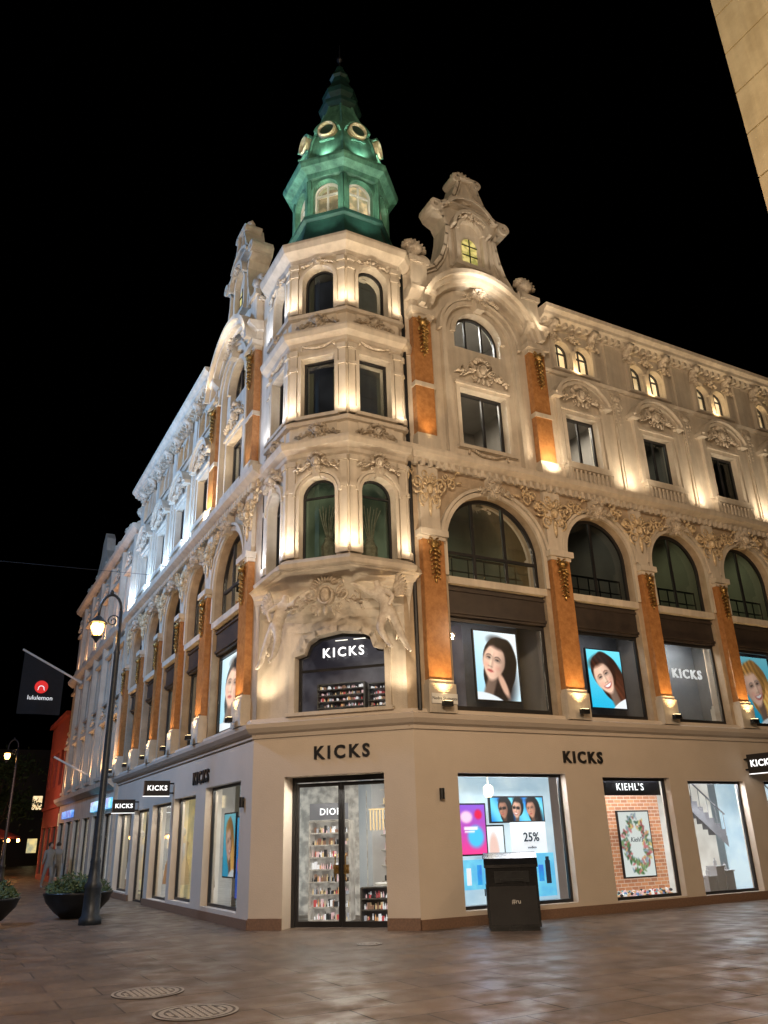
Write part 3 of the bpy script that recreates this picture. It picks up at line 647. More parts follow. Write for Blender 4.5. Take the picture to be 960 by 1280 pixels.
make(mb,'interior',roomm,B)
mb=MB();mb.box(3.0,22.9,-16.5,-3.0,0,3.55);make(mb,'shop_core',roomw,B)
# ------------------------------------------------------------------ displays
INB=('display_backdrop','shop_back_wall','shop_ceiling','display_plinth')
def panel(fr,u0,u1,w,z0,z1,mat,name,label,cat,t=.03,parent=None):
    mb=MB(fr);mb.box(u0,u1,w-t,w,z0,z1)
    if name in INB:return make(mb,name,mat,B)
    return make(mb,name,mat,parent,label=label if not parent else None,cat=cat if not parent else None)
def sm(d,e=.012):return min(1,max(0,.5-d/e))
def mixc(a,b,t):return tuple(x+(y-x)*t for x,y in zip(a,b))
def eld(x,y,a,b):return (math.hypot(x/a,y/b)-1)*min(a,b)
def face(col,x,y,cx_,cy_,s,tilt,hair,skin_,smile=False,turn=-.1,shirt=(.9,.92,.93),glasses=False,long_=True,e=.02):
    c,si=math.cos(tilt),math.sin(tilt);X=((x-cx_)*c+(y-cy_)*si)/s;Y=(-(x-cx_)*si+(y-cy_)*c)/s
    e=e/s*.5
    def lay(col,d,c2,ee=None):return mixc(col,c2,sm(d,ee or e))
    wav=.03*math.sin(Y*14+X*5)
    hs=.5+.5*math.sin((X*1.3+Y*.25)*38+3*math.sin(Y*4));hair=tuple(h*(.75+.9*hs*max(0,.5-X)) for h in hair)
    if long_:
        col=lay(col,eld(X-.14,Y+.08+wav,.38,.66),hair);col=lay(col,eld(X-.26,Y+.45,.3,.5),tuple(h*1.6+.01 for h in hair),.25)
    col=lay(col,eld(X-.03,Y-.12,.34,.42),hair)
    sh=max(.35,min(1,.8-.5*X))
    col=lay(col,max(abs(X-.04-.1*Y)-.11,abs(Y+.5)-.22),tuple(k*.62*sh for k in skin_),.06)
    col=lay(col,eld(X-.05,Y+.98,.62,.34),shirt)
    a=.265 if Y>0 else .265-.09*min(1,(-Y/.37)**1.5)
    fd=eld(X+.03,Y,a,.37)
    light=max(.42,min(1.12,1.05-2.2*(X-turn+.02)**2-(.5*max(0,X-.02))))
    fc=tuple(k*light for k in skin_)
    ck=math.hypot((abs(X-turn*.5)-.14)/.1,(Y+.1)/.08);fc=mixc(fc,(.88*light,.48*light,.42*light),.3*max(0,1-ck))
    col=lay(col,fd,fc,.04)
    for sx in(-.1,.1):
        ex=X-turn*.6-sx
        col=lay(col,eld(ex,Y-.065,.08,.045),tuple(k*.68*light for k in skin_),.06)
        col=lay(col,eld(ex,Y-.055,.042,.013 if not smile else .008),(.72,.68,.66),.02);col=lay(col,eld(ex,Y-.057,.017,.014),(.1,.06,.05));col=lay(col,max(abs(ex)-.052,abs(Y-.07+ex*ex*5)-.007),(.08,.05,.04),.02)
        col=lay(col,max(abs(ex)-.068,abs(Y-.128+ex*ex*6)-.008),tuple(min(.4,h*1.2+.12) for h in hair),.025)
        if glasses:col=lay(col,max(abs(ex)-.1,abs(Y-.05)-.05),(.02,.02,.03))
    nx=X-turn
    col=lay(col,eld(nx-.035,Y+.02,.02,.1),tuple(k*.78*light for k in skin_),.06);col=lay(col,eld(nx,Y+.105,.04,.014),tuple(k*.6 for k in skin_),.03);col=lay(col,eld(nx+.005,Y-.0,.01,.09),tuple(min(1,k*1.12*light) for k in skin_),.05)
    mx=X-turn*.8
    if smile:
        col=lay(col,eld(mx,Y+.2-mx*mx*2.2,.12,.05),(.62,.2,.2),.03);col=lay(col,eld(mx,Y+.19-mx*mx*2.4,.1,.03),(.97,.95,.93))
    else:
        col=lay(col,eld(mx,Y+.19,.065,.026),(.76,.32,.31),.03);col=lay(col,max(abs(mx)-.06,abs(Y+.187)-.003),(.45,.16,.15))
    col=lay(col,eld(X-.02,Y-.42,.26,.12),hair,.1)
    return col
def picture(name,fr,u0,u1,z0,z1,w,fn,nx,ny,label,cat,parent=None,group=None,gain=1.0):
    mb=MB(fr);C=[]
    for j in range(ny+1):
        for i in range(nx+1):
            x=i/nx;y=j/ny;uu=u0+(u1-u0)*x if fr.sgn>0 else u1-(u1-u0)*x
            mb.v.append(fr.P(uu,w,z0+(z1-z0)*y));c=fn(x,y);C.append([(max(0,min(1,k))**2.2)*gain for k in c]+[1])
    for j in range(ny):
        for i in range(nx):a=j*(nx+1)+i;mb.f.append([a,a+1,a+nx+2,a+nx+1]);mb.m.append(0)
    me=bpy.data.meshes.new(name);me.from_pydata([tuple(v) for v in mb.v],[],mb.f)
    at=me.color_attributes.new('Col','FLOAT_COLOR','POINT')
    for i,c in enumerate(C):at.data[i].color=c
    me.materials.append(pic)
    o=obj(name,me,parent)
    fm=MB(fr);t=.03;fm.box(u0-t,u1+t,w-.05,w-.004,z0-t,z1+t);b_=make(fm,'frame',framem,o)
    if label:o['label']=label
    if cat:o['category']=cat
    if group:o['group']=group
    return o
SG='screens hung in the upper shop windows'
SK=(.92,.74,.64)
def p1(x,y):
    bg=mixc((.62,.86,.95),(.95,.98,.99),min(1,x*.6+y*.6));Y=y*1.33
    c=face(bg,x,Y,.46,.72,.98,-.28,(.08,.055,.06),SK,turn=-.1,e=.03)
    c=mixc(c,(.85,.66,.56),sm(eld((x-.62)*.9+(Y-.3)*.4,(Y-.3)*.9-(x-.62)*.4,.07,.26),.04));return c
def p2(x,y):
    bg=mixc((.14,.70,.86),(.45,.87,.95),y);Y=y*1.3
    return face(bg,x,Y,.47,.68,1.0,.5,(.22,.12,.08),SK,True,turn=-.03,e=.03)
def p3(x,y):
    bg=mixc((.12,.65,.82),(.5,.85,.92),y);Y=y*1.15
    return face(bg,x,Y,.5,.6,.85,.3,(.72,.52,.28),SK,True,turn=.05,e=.03)
picture('display_screen',FR,4.30,5.44,4.28,5.78,-.45,p1,80,106,'lit screen showing dark haired woman on pale blue','screen',None,SG)
picture('display_screen',FR,7.50,8.56,4.26,5.62,-.45,p2,70,92,'lit screen showing laughing woman on cyan','screen',None,SG)
picture('display_screen',FR,12.55,14.0,4.1,5.85,-.45,p3,50,60,'lit screen showing blond woman on cyan','screen',None,SG)
picture('display_screen',FL,3.5,5.8,4.1,5.85,-.27,p1,60,70,'lit screen showing woman behind side display window','screen',None,SG)
dgrey=surf('display_grey',(.34,.34,.34),(.28,.28,.28));dgrey2=surf('display_grey_dark',(.13,.13,.13),(.09,.09,.09))
for i,(p0,p1_) in enumerate(zip(pilR,pilR[1:])):
    c=(p0+p1_)/2
    panel(FR,c-1.25,c+1.25,-1.1,3.8,6.2,dgrey if i==2 else dgrey2,'display_backdrop','','')
    if i==2:
        text('KICKS','shop_lettering',FR,c,-.3,5.18,.22,e_text,B,.03,.015,1.3);area(FR.P(c,-.5,6.1),FR.P(c,-1.0,4.5),45,(.9,.95,1),1.5,.2)
        mb=MB(FR);mb.lathe(c-.3,-.8,[(.25,3.96),(.25,4.1),(.1,4.15),(.08,4.5),(.1,4.55)],16);make(mb,'display_vessel',whitem,None,label='white display stand in upper shop window',cat='display stand')
    else:area(FR.P(c,-.45,6.1),FR.P(c,-.9,4.5),9,(.9,.9,1),1.5,.15)
for i,(p0,p1_) in enumerate(zip(pilL,pilL[1:])):
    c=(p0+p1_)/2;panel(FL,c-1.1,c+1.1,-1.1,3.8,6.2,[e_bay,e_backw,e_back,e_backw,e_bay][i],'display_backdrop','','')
def shelves(fr,u0,u1,w,z0,z1,rows,label='lit shelf unit with cosmetic products',d=.3,mat=None):
    mb=MB(fr);mb.box(u0,u1,w-d-.03,w-d,z0,z1)
    mb.box(u0-.03,u0,w-d,w,z0,z1);mb.box(u1,u1+.03,w-d,w,z0,z1)
    for r in range(rows+1):
        z=z0+(z1-z0)*r/rows;mb.box(u0,u1,w-d,w,z-.012,z+.012)
    o=make(mb,'display_shelf',mat or e_backw,None,label=label,cat='shelf',group='shelf units inside the shop')
    pb=MB(fr)
    for r in range(rows):
        z=z0+(z1-z0)*r/rows+.013
        for dep in(.22,.08):
            u=u0+.03
            while u<u1-.04:
                ww=random.uniform(.02,.04);h=random.uniform(.05,(z1-z0)/rows*.6);pb.mi=random.choice([0,1,1,2,3,3,5,5,5,7,8,8,9])
                if random.random()<.78:
                    if random.random()<.7:pb.lathe(u+ww/2,w-dep,[(ww*.45,z),(ww*.45,z+h*.6),(ww*.2,z+h*.7),(ww*.2,z+h)],6)
                    else:pb.box(u,u+ww,w-dep-.06,w-dep+.03,z,z+h)
                u+=ww+.008
    p=make(pb,'products',prods,o);p['kind']='stuff'
panel(FC,-2.0,2.4,-3.0,0,3.5,e_shop,'shop_back_wall','','')
panel(FC,-2.0,2.4,-1.0,3.35,3.45,roomw,'shop_ceiling','','',t=2.0)
shelves(FC,-.95,-.1,-1.25,.1,1.95,8,mat=e_shelf);shelves(FC,.5,1.5,-2.2,.1,2.4,9,d=.35,mat=e_shelf);shelves(FC,-.15,.55,-2.7,.1,2.6,8,mat=e_shelf);shelves(FC,.25,.95,-1.0,.1,.7,3,mat=dgrey2)
mb=MB(FC);mb.box(-.95,-.1,-1.27,-1.24,1.98,2.3);o=make(mb,'shop_sign',e_grey,None,label='grey shelf header sign with white lettering',cat='sign')
text('DIOR','shop_lettering',FC,-.48,-1.23,2.13,.13,e_text,o,.0,.005,1.15)
mb=MB(FC);mb.lathe(.75,-1.5,[(.3,.08),(.3,.12),(.05,.14),(.05,.7),(.36,.72),(.36,.76)],18);
make(mb,'display_table',whitem,None,label='round white display table inside shop door',cat='table')
mb=MB(FC)
for i in range(14):mb.box(.2+i*.07,.23+i*.07,-1.8,-1.77,1.75,2.15)
mb.box(.18,1.14,-1.81,-1.76,2.15,2.18)
make(mb,'rod_decoration',prods[2],None,label='row of thin golden rods hanging in the shop',cat='decoration')
for a in(-.5,.3,.9):area(FC.P(a,-.9,2.9),FC.P(a,-1.2,0),22,(1,.94,.85),.4,.4)
panel(FC,-2.0,2.4,-2.0,3.8,6.0,emis('corner_room_wall',(.13,.12,.14),.45,(.03,.028,.04),2),'display_backdrop','','')
shelves(FC,-.75,.3,-1.2,4.0,4.78,6,mat=dgrey2);shelves(FC,.4,1.2,-1.3,4.0,4.74,6,mat=dgrey2)
for i in range(4):
    mb=MB(FC);mb.box(-.6+i*.45,-.3+i*.45,-1.92,-1.9,5.9,5.915);make(mb,'ceiling_lamp',e_ceil,B)
text('KICKS','shop_lettering',FC,.24,-.08,5.2,.19,e_text,B,.02,.012,1.34)
area(FC.P(.2,-.9,5.45),FC.P(.2,-1.4,4),10,(1,.9,.8),1.2,.3)
# right ground windows
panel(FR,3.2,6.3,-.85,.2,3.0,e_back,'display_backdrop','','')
panel(FR,3.3,6.2,-.35,.2,.32,roomw,'display_plinth','','',t=.5)
def ppink(x,y):
    c=mixc((.95,.25,.55),(.55,.35,.85),y);c=mixc(c,(.3,.75,.95),sm(eld(x-.62,y-.35,.3,.22),.1));c=mixc(c,(1,.8,.9),sm(eld(x-.3,y-.75,.22,.12),.06));c=mixc(c,(.98,.95,.98),sm(max(abs(x-.45)-.25,abs(y-.52)-.03),.02));c=mixc(c,(.98,.95,.98),sm(max(abs(x-.4)-.18,abs(y-.45)-.015),.02));return mixc(c,(.9,.1,.3),sm(eld(x-.75,y-.8,.14,.1),.05))
picture('advertising_screen',FR,3.58,4.22,1.25,2.16,-.4,ppink,30,44,'pink and blue advertising screen in shop window','screen')
mb=MB(FR);mb.box(3.6,4.2,-.45,-.4,.62,1.15);mb.mi=1;mb.box(3.7,3.8,-.4,-.39,.7,1.0);mb.mi=2;mb.box(3.95,4.05,-.4,-.39,.7,1.05);make(mb,'advertising_board',[e_cyan,e_wh,e_blue],None,label='small cyan board below pink screen',cat='sign')
def p3f(x,y):
    X=x*3.1;c=mixc((.05,.45,.85),(.45,.85,.95),abs(math.sin(x*7+y*2)))
    for k,(cx_,t,h,sk_,l) in enumerate(((.75,.1,(.04,.03,.03),(.66,.46,.37),True),(1.55,-.1,(.06,.03,.02),(.84,.64,.54),False),(2.4,.15,(.08,.04,.03),(.76,.54,.44),True))):
        c=face(c,X,y,cx_,.5,1.0,t,h,sk_,k==1,glasses=k<2,long_=l,shirt=(.1,.3,.7),e=.05)
    return c
picture('poster',FR,4.5,5.85,1.84,2.3,-.57,p3f,100,34,'wide poster with three faces on blue ground','poster')
o=panel(FR,4.95,5.85,-.55,1.0,1.82,e_wh,'poster','white offer poster with percentage figures','poster')
text('25%','offer_lettering',FR,5.45,-.54,1.52,.17,e_dk,o,.02,.004);text('medlem','offer_lettering',FR,5.45,-.54,1.33,.05,e_dk,o,.0,.004)
mb=MB(FR);mb.box(5.35,5.87,-.45,-.4,.42,1.22);mb.mi=1;mb.box(5.45,5.57,-.4,-.39,.7,1.0);mb.mi=2;mb.box(5.63,5.75,-.4,-.39,.65,1.08);mb.box(5.65,5.73,-.4,-.39,1.08,1.15)
make(mb,'advertising_board',[e_cyan,e_blue,e_dk],None,label='upright blue board picturing cosmetic bottles',cat='sign')
def pbl(x,y):
    c=mixc((.75,.88,.94),(.95,.97,.98),y);c=mixc(c,(.9,.75,.7),sm(eld(x-.5,y-.6,.25,.3),.1));return mixc(c,(.15,.35,.6),sm(max(abs(x-.5)-.12,abs(y-.3)-.2),.04))
picture('poster',FR,4.36,4.86,.5,1.75,-.7,pbl,20,40,'pale blue upright poster in shop window','poster')
mb=MB(FR);mb.lathe(4.35,-.4,[(.06,2.3),(.1,2.38),(.1,2.5),(.03,2.55)],12);mb.tube([(4.35,-.4,2.55),(4.35,-.4,3.0)],.01,4);make(mb,'pendant_lamp',e_warm,None,label='small warm pendant lamp in shop window',cat='lamp')
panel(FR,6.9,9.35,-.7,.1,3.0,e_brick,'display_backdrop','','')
o=panel(FR,7.18,9.02,-.25,2.32,2.66,framem,'shop_sign','black fascia sign with white lettering','sign')
text("KIEHL'S",'shop_lettering',FR,8.1,-.24,2.49,.15,e_text,o,.0,.005,1.2);
fl=[(random.gauss(0,1),random.gauss(0,1),random.uniform(.02,.06),random.choice([(.30,.42,.26),(.42,.52,.34),(.7,.42,.42),(.75,.66,.4),(.26,.36,.30),(.55,.28,.28),(.22,.36,.22),(.5,.55,.6)]),random.uniform(0,3)) for _ in range(230)]
fl=[(.5+.33*a/math.hypot(a,b)*random.uniform(.7,1.45),.72+.5*b/math.hypot(a,b)*random.uniform(.7,1.35),r,c,t) for a,b,r,c,t in fl]
def pflo(x,y):
    Y=y*1.44;c=(.76,.78,.76)
    for a,b,r,cc,t in fl:
        if abs(x-a)<.1 and abs(Y-b)<.1:
            X_,Y_=(x-a)*math.cos(t)+(Y-b)*math.sin(t),-(x-a)*math.sin(t)+(Y-b)*math.cos(t);c=mixc(c,cc,sm(eld(X_,Y_,r*1.4,r*.6),.02))
    return c
o=picture('poster',FR,7.88,8.78,.66,1.98,-.5,pflo,60,86,'framed white poster with floral wreath on brick','poster')
text("Kiehl's",'offer_lettering',FR,8.33,-.49,1.4,.1,e_dk,o,.0,.003,ital=.3)
mb=MB(FR)
for i in range(260):
    mb.mi=random.randrange(8);r=random.uniform(.02,.045);mb.ell((random.uniform(7.2,9.0),-.28-random.uniform(0,.35),.28+random.uniform(0,.1)),(r,r,r*.8),0,6,4)
make(mb,'gift_heap',prods,None,label='heap of small colourful wrapped items on window floor',cat='decoration',kind='stuff')
stg=surf('stair_grey',(.30,.30,.32),(.24,.24,.26))
for i,(a,b,zt,zb) in enumerate(gR[2:]):
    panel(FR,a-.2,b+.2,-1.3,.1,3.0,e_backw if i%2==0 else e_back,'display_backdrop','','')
    mb=MB(FR)
    for k in range(9):
        u=a+.5+k*.17;z=2.6-k*.13;mb.box(u,u+.2,-1.28,-.9,z-.13,z)
    mb.add([(a+.45,-.88,2.62),(a+2.05,-.88,1.4),(a+2.05,-.88,1.15),(a+.45,-.88,2.37)],[(0,1,2,3)])
    mb.tube([(a+.45,-.86,3.1),(a+2.05,-.86,1.9)],.02,6)
    for k in range(7):mb.tube([(a+.5+k*.25,-.86,2.58-k*.19),(a+.5+k*.25,-.86,3.06-k*.19)],.01,4)
    make(mb,'staircase',stg,None,label='grey staircase behind white shop window',cat='stairs',group='stairs behind shop windows')
    for x,h in((.5,.35),(.8,.55),(1.1,.45)):
        mb=MB(FR);mb.box(a+x,a+x+.26,-.55,-.3,.2,.2+h);mb.box(a+x-.02,a+x+.28,-.57,-.28,.2+h,.23+h);mb.lathe(a+x+.13,-.42,[(.04,.23+h),(.04,.33+h),(.015,.36+h),(.015,.4+h)],8);make(mb,'display_pedestal',roomw,None,label='white display pedestal with small bottle',cat='pedestal',group='pedestals in the shop windows')
for i,(a,b,zt,zb) in enumerate(gL):
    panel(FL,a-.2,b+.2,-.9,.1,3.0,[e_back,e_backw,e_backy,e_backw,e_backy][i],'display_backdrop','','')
def pl1(x,y):
    c=mixc((.1,.3,.8),(.3,.75,.95),y);c=mixc(c,(.95,.4,.6),sm(eld(x-.3,y-.4,.2,.12),.06));return mixc(c,(.98,.98,.98),sm(max(abs(x-.6)-.22,abs(y-.7)-.08),.03))
picture('advertising_screen',FL,3.45,4.3,.5,2.1,-.35,pl1,20,40,'blue advertising screen in side shop window','screen')
picture('advertising_screen',FL,4.6,5.4,.9,2.2,-.4,p3,30,40,'advertising screen with face in side shop window','screen')
def mannequin(fr,u,w,mat,label):
    mb=MB(fr);z=.25
    mb.lathe(u,w,[(.2,z),(.2,z+.03),(.02,z+.04),(.02,z+.7)],10);mb.mi=1
    mb.lathe(u,w,[(.26,z+.35),(.22,z+.8),(.14,z+1.05),(.17,z+1.25),(.2,z+1.38),(.08,z+1.45),(.05,z+1.52)],12);mb.mi=2
    mb.ell((u,w,z+1.65),(.085,.1,.12))
    for s in(-1,1):mb.tube([mb.fr.P(u+s*.2,w,z+1.36),mb.fr.P(u+s*.26,w,z+1.1),mb.fr.P(u+s*.24,w+.08,z+.8)],[.045,.04,.03],6,True)
    make(mb,'mannequin',[ironm,mat,roomw],None,True,label=label,cat='mannequin',group='mannequins in side shop windows')
for u,m,l in((9.4,prods[2],'mannequin in golden dress'),(10.2,prods[7],'mannequin in orange dress'),(14.4,prods[2],'mannequin in golden top'),(15.2,prods[1],'mannequin in white dress'),(7.1,prods[5],'mannequin in black dress')):mannequin(FL,u,-.5,m,l+' behind shop glass')
shelves(FL,7.5,8.3,-.5,.3,2.3,5)
text('KICKS','shop_lettering',FC,.22,.02,3.19,.24,framem,B,.035,.02,1.36)
text('KICKS','shop_lettering',FR,6.6,.02,3.07,.23,framem,B,.035,.02,1.32)
text('KICKS','shop_lettering',FL,6.1,.02,3.06,.28,framem,B,.035,.02,1.32)
def bracket(fr,u,z,label,L=.8,h=.22):
    o=empty('projecting_sign',fr.P(u,0,z),label,'sign','projecting shop signs')
    n=fr.n;sf=Fr(tuple(fr.P(u,0,0)[:2]),n,(-fr.u[0],-fr.u[1]) )
    mb=MB(sf);mb.box(.12,.12+L,-.06,.06,z-h,z+h);make(mb,'sign_box',framem,o)
    mb=MB(sf);mb.box(0,.12,-.02,.02,z+.1,z+.14);mb.box(0,.12,-.02,.02,z-.14,z-.1);make(mb,'bracket',ironm,o)
    mb=MB(sf);mb.box(.11,.13+L,-.062,.062,z-h-.015,z-h-.001);make(mb,'lit_edge',e_text,o)
    text('KICKS','sign_lettering',sf,.12+L/2,.065,z,.185*L,e_text,o,.03,.004,1.15)
bracket(FR,11.75,3.0,'black box sign with white lettering above shop window')
bracket(FL,8.7,2.98,'black box sign with white lettering on side facade',.66,.19)
bracket(FL,12.9,2.72,'black box sign with white lettering further down facade',.66,.19)
for fr,u in((FR,2.95),(FL,2.85)):
    mb=MB(fr);mb.lathe(u,.06,[(.05,2.25),(.05,2.45)],10);make(mb,'wall_light',ironm,B)
mb=MB(FR);mb.box(2.72,3.32,.225,.245,4.02,4.22);o=make(mb,'street_name_sign',whitem,B)
text('Nedre Slottsgate','street_name_lettering',FR,3.02,.247,4.12,.06,framem,o,.0,.002)
mb=MB(FR);mb.tube([FR.P(2.52,.1,z) for z in(3.9,6,8,9.3)],.045,8,True);mb.tube([FR.P(2.52,.1,z) for z in(9.7,12,14.4)],.045,8,True);make(mb,'drain_pipe',ironm,B)
# ------------------------------------------------------------------ corbel sculpture
inst(ORN['cartouche'],'cartouche',B,FC,.18,.66,6.2,(.95,1.8,1.0),0)
def skin(name,V,E,R,mat,parent,M,sub=1):
    me=bpy.data.meshes.new(name);me.from_pydata(V,E,[]);me.materials.append(mat)
    o=bpy.data.objects.new(name,me);o.matrix_basis=M;COL.objects.link(o);setp(o,parent)
    md=o.modifiers.new('s','SKIN');md.use_smooth_shade=True
    for i,sv in enumerate(me.skin_vertices[0].data):
        sv.radius=(R[i],R[i]);sv.use_root=(i==0)
    s=o.modifiers.new('ss','SUBSURF');s.levels=sub;s.render_levels=sub
    return o
stone3=surf('stone_figure',(.78,.73,.65),(.55,.48,.40),.65,scale=8,bump=.2)
def statue(u,w,z,s,mir):
    V=[(0,0,0),(.08,0,.2),(.16,-.02,.38),(.2,-.03,.5),(.22,-.05,.62),(.3,-.05,.36),(.5,-.1,.5),(.72,-.06,.62),(.04,-.06,.4),(-.12,-.14,.26),(-.04,-.16,.08),
       (.06,-.1,-.06),(.14,-.2,-.32),(0,-.1,-.6),(-.08,-.14,-.68),(-.08,-.02,-.1),(-.2,-.02,-.4),(-.32,.02,-.68),(-.4,.0,-.76)]
    E=[(0,1),(1,2),(2,3),(3,4),(2,5),(5,6),(6,7),(2,8),(8,9),(9,10),(0,11),(11,12),(12,13),(13,14),(0,15),(15,16),(16,17),(17,18)]
    R=[.12,.1,.13,.05,.095,.06,.045,.03,.06,.045,.035,.1,.075,.045,.035,.1,.075,.045,.03]
    V=[(x*mir,y,zz) for x,y,zz in V]
    M=Matrix.Translation(FC.P(u,w,z))@Matrix.Rotation(FC.ang,4,'Z')@Matrix.Scale(s,4)
    o=skin('statue',V,E,R,stone3,B,M,2)
    mb=MB()
    for k in range(9):
        a=PI/2+.3+.18*k;leaf(mb,-.06*mir,.34,.46-.028*k,.07,a if mir>0 else PI-a,-.05,.03)
    wg=make(mb,'wing',stone2,None,True);wg.matrix_basis=M;setp(wg,o)
    mb=MB()
    for k in range(7):
        a=-PI/2-.5+.1*k;leaf(mb,mir*(.02-.03*k),-.1,.36+.05*(k%3),.06,a if mir>0 else PI-a,.03,.04)
    wg=make(mb,'drapery',stone2,None,True);wg.matrix_basis=M;setp(wg,o)
statue(-1.05,.46,5.72,1.1,1);statue(1.42,.46,5.8,1.1,-1)
# ------------------------------------------------------------------ floodlights
WARM=(1,.62,.27);WW=(1,.80,.56);COOL=(.45,.68,1)
def fixture(fr,u,w,z):
    mb=MB(fr);mb.box(u-.1,u+.1,w-.05,w+.06,z,z+.1);mb.mi=1;mb.box(u-.08,u+.08,w-.04,w+.05,z+.1,z+.108);make(mb,'floodlight',[ironm,lamp_s],B)
for fr,pl in((FR,pilR),(FL,pilL)):
    for i,p in enumerate(pl):
        fixture(fr,p,.36,3.95);spot(fr.P(p,.40,4.1),fr.P(p,.14,6.2),38 if i<2 else 30,WARM,90)
        if i>=1:
            col=WW if fr is FR or i==1 else COOL
            spot(fr.P(p,.55,9.75),fr.P(p,.02,12.5),33 if fr is FR else 85,col,150,size=.12)
    for p in pl[:2]:spot(fr.P(p,.4,9.8),fr.P(p,.18,12.0),20,WARM if fr is FR else WW,70)
    c=(pl[0]+pl[1])/2;spot(fr.P(c,.7,9.75),fr.P(c,.2,14),54,WW,95);spot(fr.P(c,.95,14.0),fr.P(c,.1,17.5),52 if fr is FR else 30,(1,.86,.68),110)
    for p in(pl[0],pl[1]):spot(fr.P(p,.75,13.6),fr.P(p,.1,15.6),14,WW,90)
for p0,p1_ in list(zip(pilR,pilR[1:]))[1:6]:
    c=(p0+p1_)/2;spot(FR.P(c,.3,12.98),FR.P(c,.02,14.1),10,(1,.68,.34),150)
for deg in(180,225,270):
    fr=octfr(deg);col=WW if deg!=180 else (.85,.9,1)
    for z,e in((6.95,18),(10.12,14),(12.95,13)):
        for s in(-1,1):spot(fr.P(s*SD*.95,.38,z),fr.P(s*SD*.8,.0,z+1.6),e,col,130)
for u in(-1.45,1.62):spot(FC.P(u,.35,3.98),FC.P(u*.9,.4,6.5),40,WW,100)
for deg in(180,225,270,315,135):
    fr=octfr(deg,1.6);spot(fr.P(0,.45,15.2),fr.P(0,-.45,17.2),46,(.95,1,.8),80)
    fr=octfr(deg,1.4)
    spot(fr.P(0,-.05,18.15),fr.P(0,-.5,19.8),18,(.95,1,.82),100)
def roomlight(fr,u,z,e,col=(1,.9,.75)):
    area(fr.P(u,-1.2,z),fr.P(u,-1.2,z-2),e,col,1.2,.6)
roomlight(FR,4.75,14.3,150,(1,.97,.9));roomlight(FR,4.75,12.1,60);roomlight(FR,7.9,12.1,80);roomlight(FR,10.6,12.1,10);roomlight(FR,4.7,9.2,20,(.8,.95,.6));roomlight(FR,7.9,9.2,8);roomlight(FR,10.6,9.2,14,(.9,.9,.5));roomlight(FR,13.3,9.2,16,(.9,.9,.5))
roomlight(FL,4.6,9.2,25);roomlight(FL,4.6,12.1,25)
for a,b,zt,zb in gR[:5]:area(FR.P((a+b)/2,-.3,zt-.05),FR.P((a+b)/2,.8,0),50,(.95,.95,1),b-a-.3,.15)
for a,b,zt,zb in gL:area(FL.P((a+b)/2,-.3,zt-.05),FL.P((a+b)/2,.6,0),32,(1,.92,.8),b-a-.3,.15)
area(FC.P(.04,-.3,2.6),FC.P(.04,1.2,0),34,(1,.92,.78),1.6,.15)
# ------------------------------------------------------------------ neighbour on the side street
N2=empty('neighbour_building',(4,24,G),'ornate stone neighbour building with orange floodlights','building')
w=MB(FL);tr=MB(FL);y0=16.75;nb=6;bw=2.4
for i in range(nb):
    a=y0+i*bw;b=a+bw;c=(a+b)/2
    for (z0,z1,o0,o1,hw,ar) in((0,3.6,.3,2.7,.9,0),(3.6,6.6,4.1,6.1,.75,0),(6.6,9.5,7.0,8.3,.7,1),(9.5,13.2,10.1,11.8,.6,0)):
        cv=arch(c-hw,c+hw,o1-.2,8) if ar else rect(c-hw,c+hw,o1)
        w.cell(a,b,z0,z1,c-hw,c+hw,o0,cv,.25)
        window(FL,c-hw,c+hw,o0,cv,-.12,N2,.06,vm=[c],gl=glass if z0<3 else glassd,name='window')
        if z0>3:tr.box(c-hw-.1,c+hw+.1,0,.12,o0-.12,o0);tr.box(c-hw-.1,c+hw+.1,0,.16,max(p[1] for p in cv)+.05,max(p[1] for p in cv)+.17)
    tr.box(a-.14,a+.14,0,.2,3.9,13.0)
    inst(ORN['cartouche'],'cartouche',N2,FL,c,.08,12.4,(.8,1,.7));inst(ORN['cartouche'],'cartouche',N2,FL,c,.08,6.5,(.6,1,.4));inst(ORN['finial'],'finial',N2,FL,a+.05,-.1,13.5,1.2)
    spot(FL.P(a,.5,4.0),FL.P(a,.1,7),40,(1,.55,.25),100);spot(FL.P(a,.5,9.6),FL.P(a,.1,12.5),40,(1,.5,.22),110)
w.box(y0,y0+nb*bw,-8,-.3,13.2,13.5)
for z in(3.5,9.35,13.2):tr.ext(y0,y0+nb*bw,[(0,z),(.1,z),(.3,z+.15),(.34,z+.3),(0,z+.34)])
c=y0+bw*3.5
w.prism([(c-1.8,13.5),(c+1.8,13.5),(c+1.4,14.3),(c+.7,14.9),(c+.5,15.6),(c,16.0),(c-.5,15.6),(c-.7,14.9),(c-1.4,14.3)],-.3,.1)
make(w,'wall',stone,N2);make(tr,'moulding',stone,N2)
panel(FL,y0,y0+nb*bw,-1.0,0.05,3.3,e_backw,'shop_interior','',None,parent=N2)
panel(FL,y0,y0+nb*bw,-1.2,3.6,13.2,roomm,'interior_wall','',None,parent=N2)
mb=MB(FL);mb.box(y0+.3,y0+4.4,.0,.12,2.85,3.2);o=make(mb,'fascia_sign',emis('fascia_cyan',(.15,.6,.9),1.3,(.05,.2,.5),3),None,label='glowing cyan fascia sign over shop',cat='sign')
mb=MB(FL);mb.box(y0+9.5,y0+12.5,.0,.12,2.85,3.15);o=make(mb,'fascia_sign',emis('fascia_blue',(.2,.45,1),1.1,(.05,.12,.5),3),None,label='glowing blue fascia sign over shop',cat='sign')
mb=MB(FL);mb.prism([(y0+.1,13.5),(y0+nb*bw-.1,13.5),(y0+nb*bw-.1,15.3),(y0+.1,15.3)],-8,-2.0);make(mb,'roof',roofm,N2)
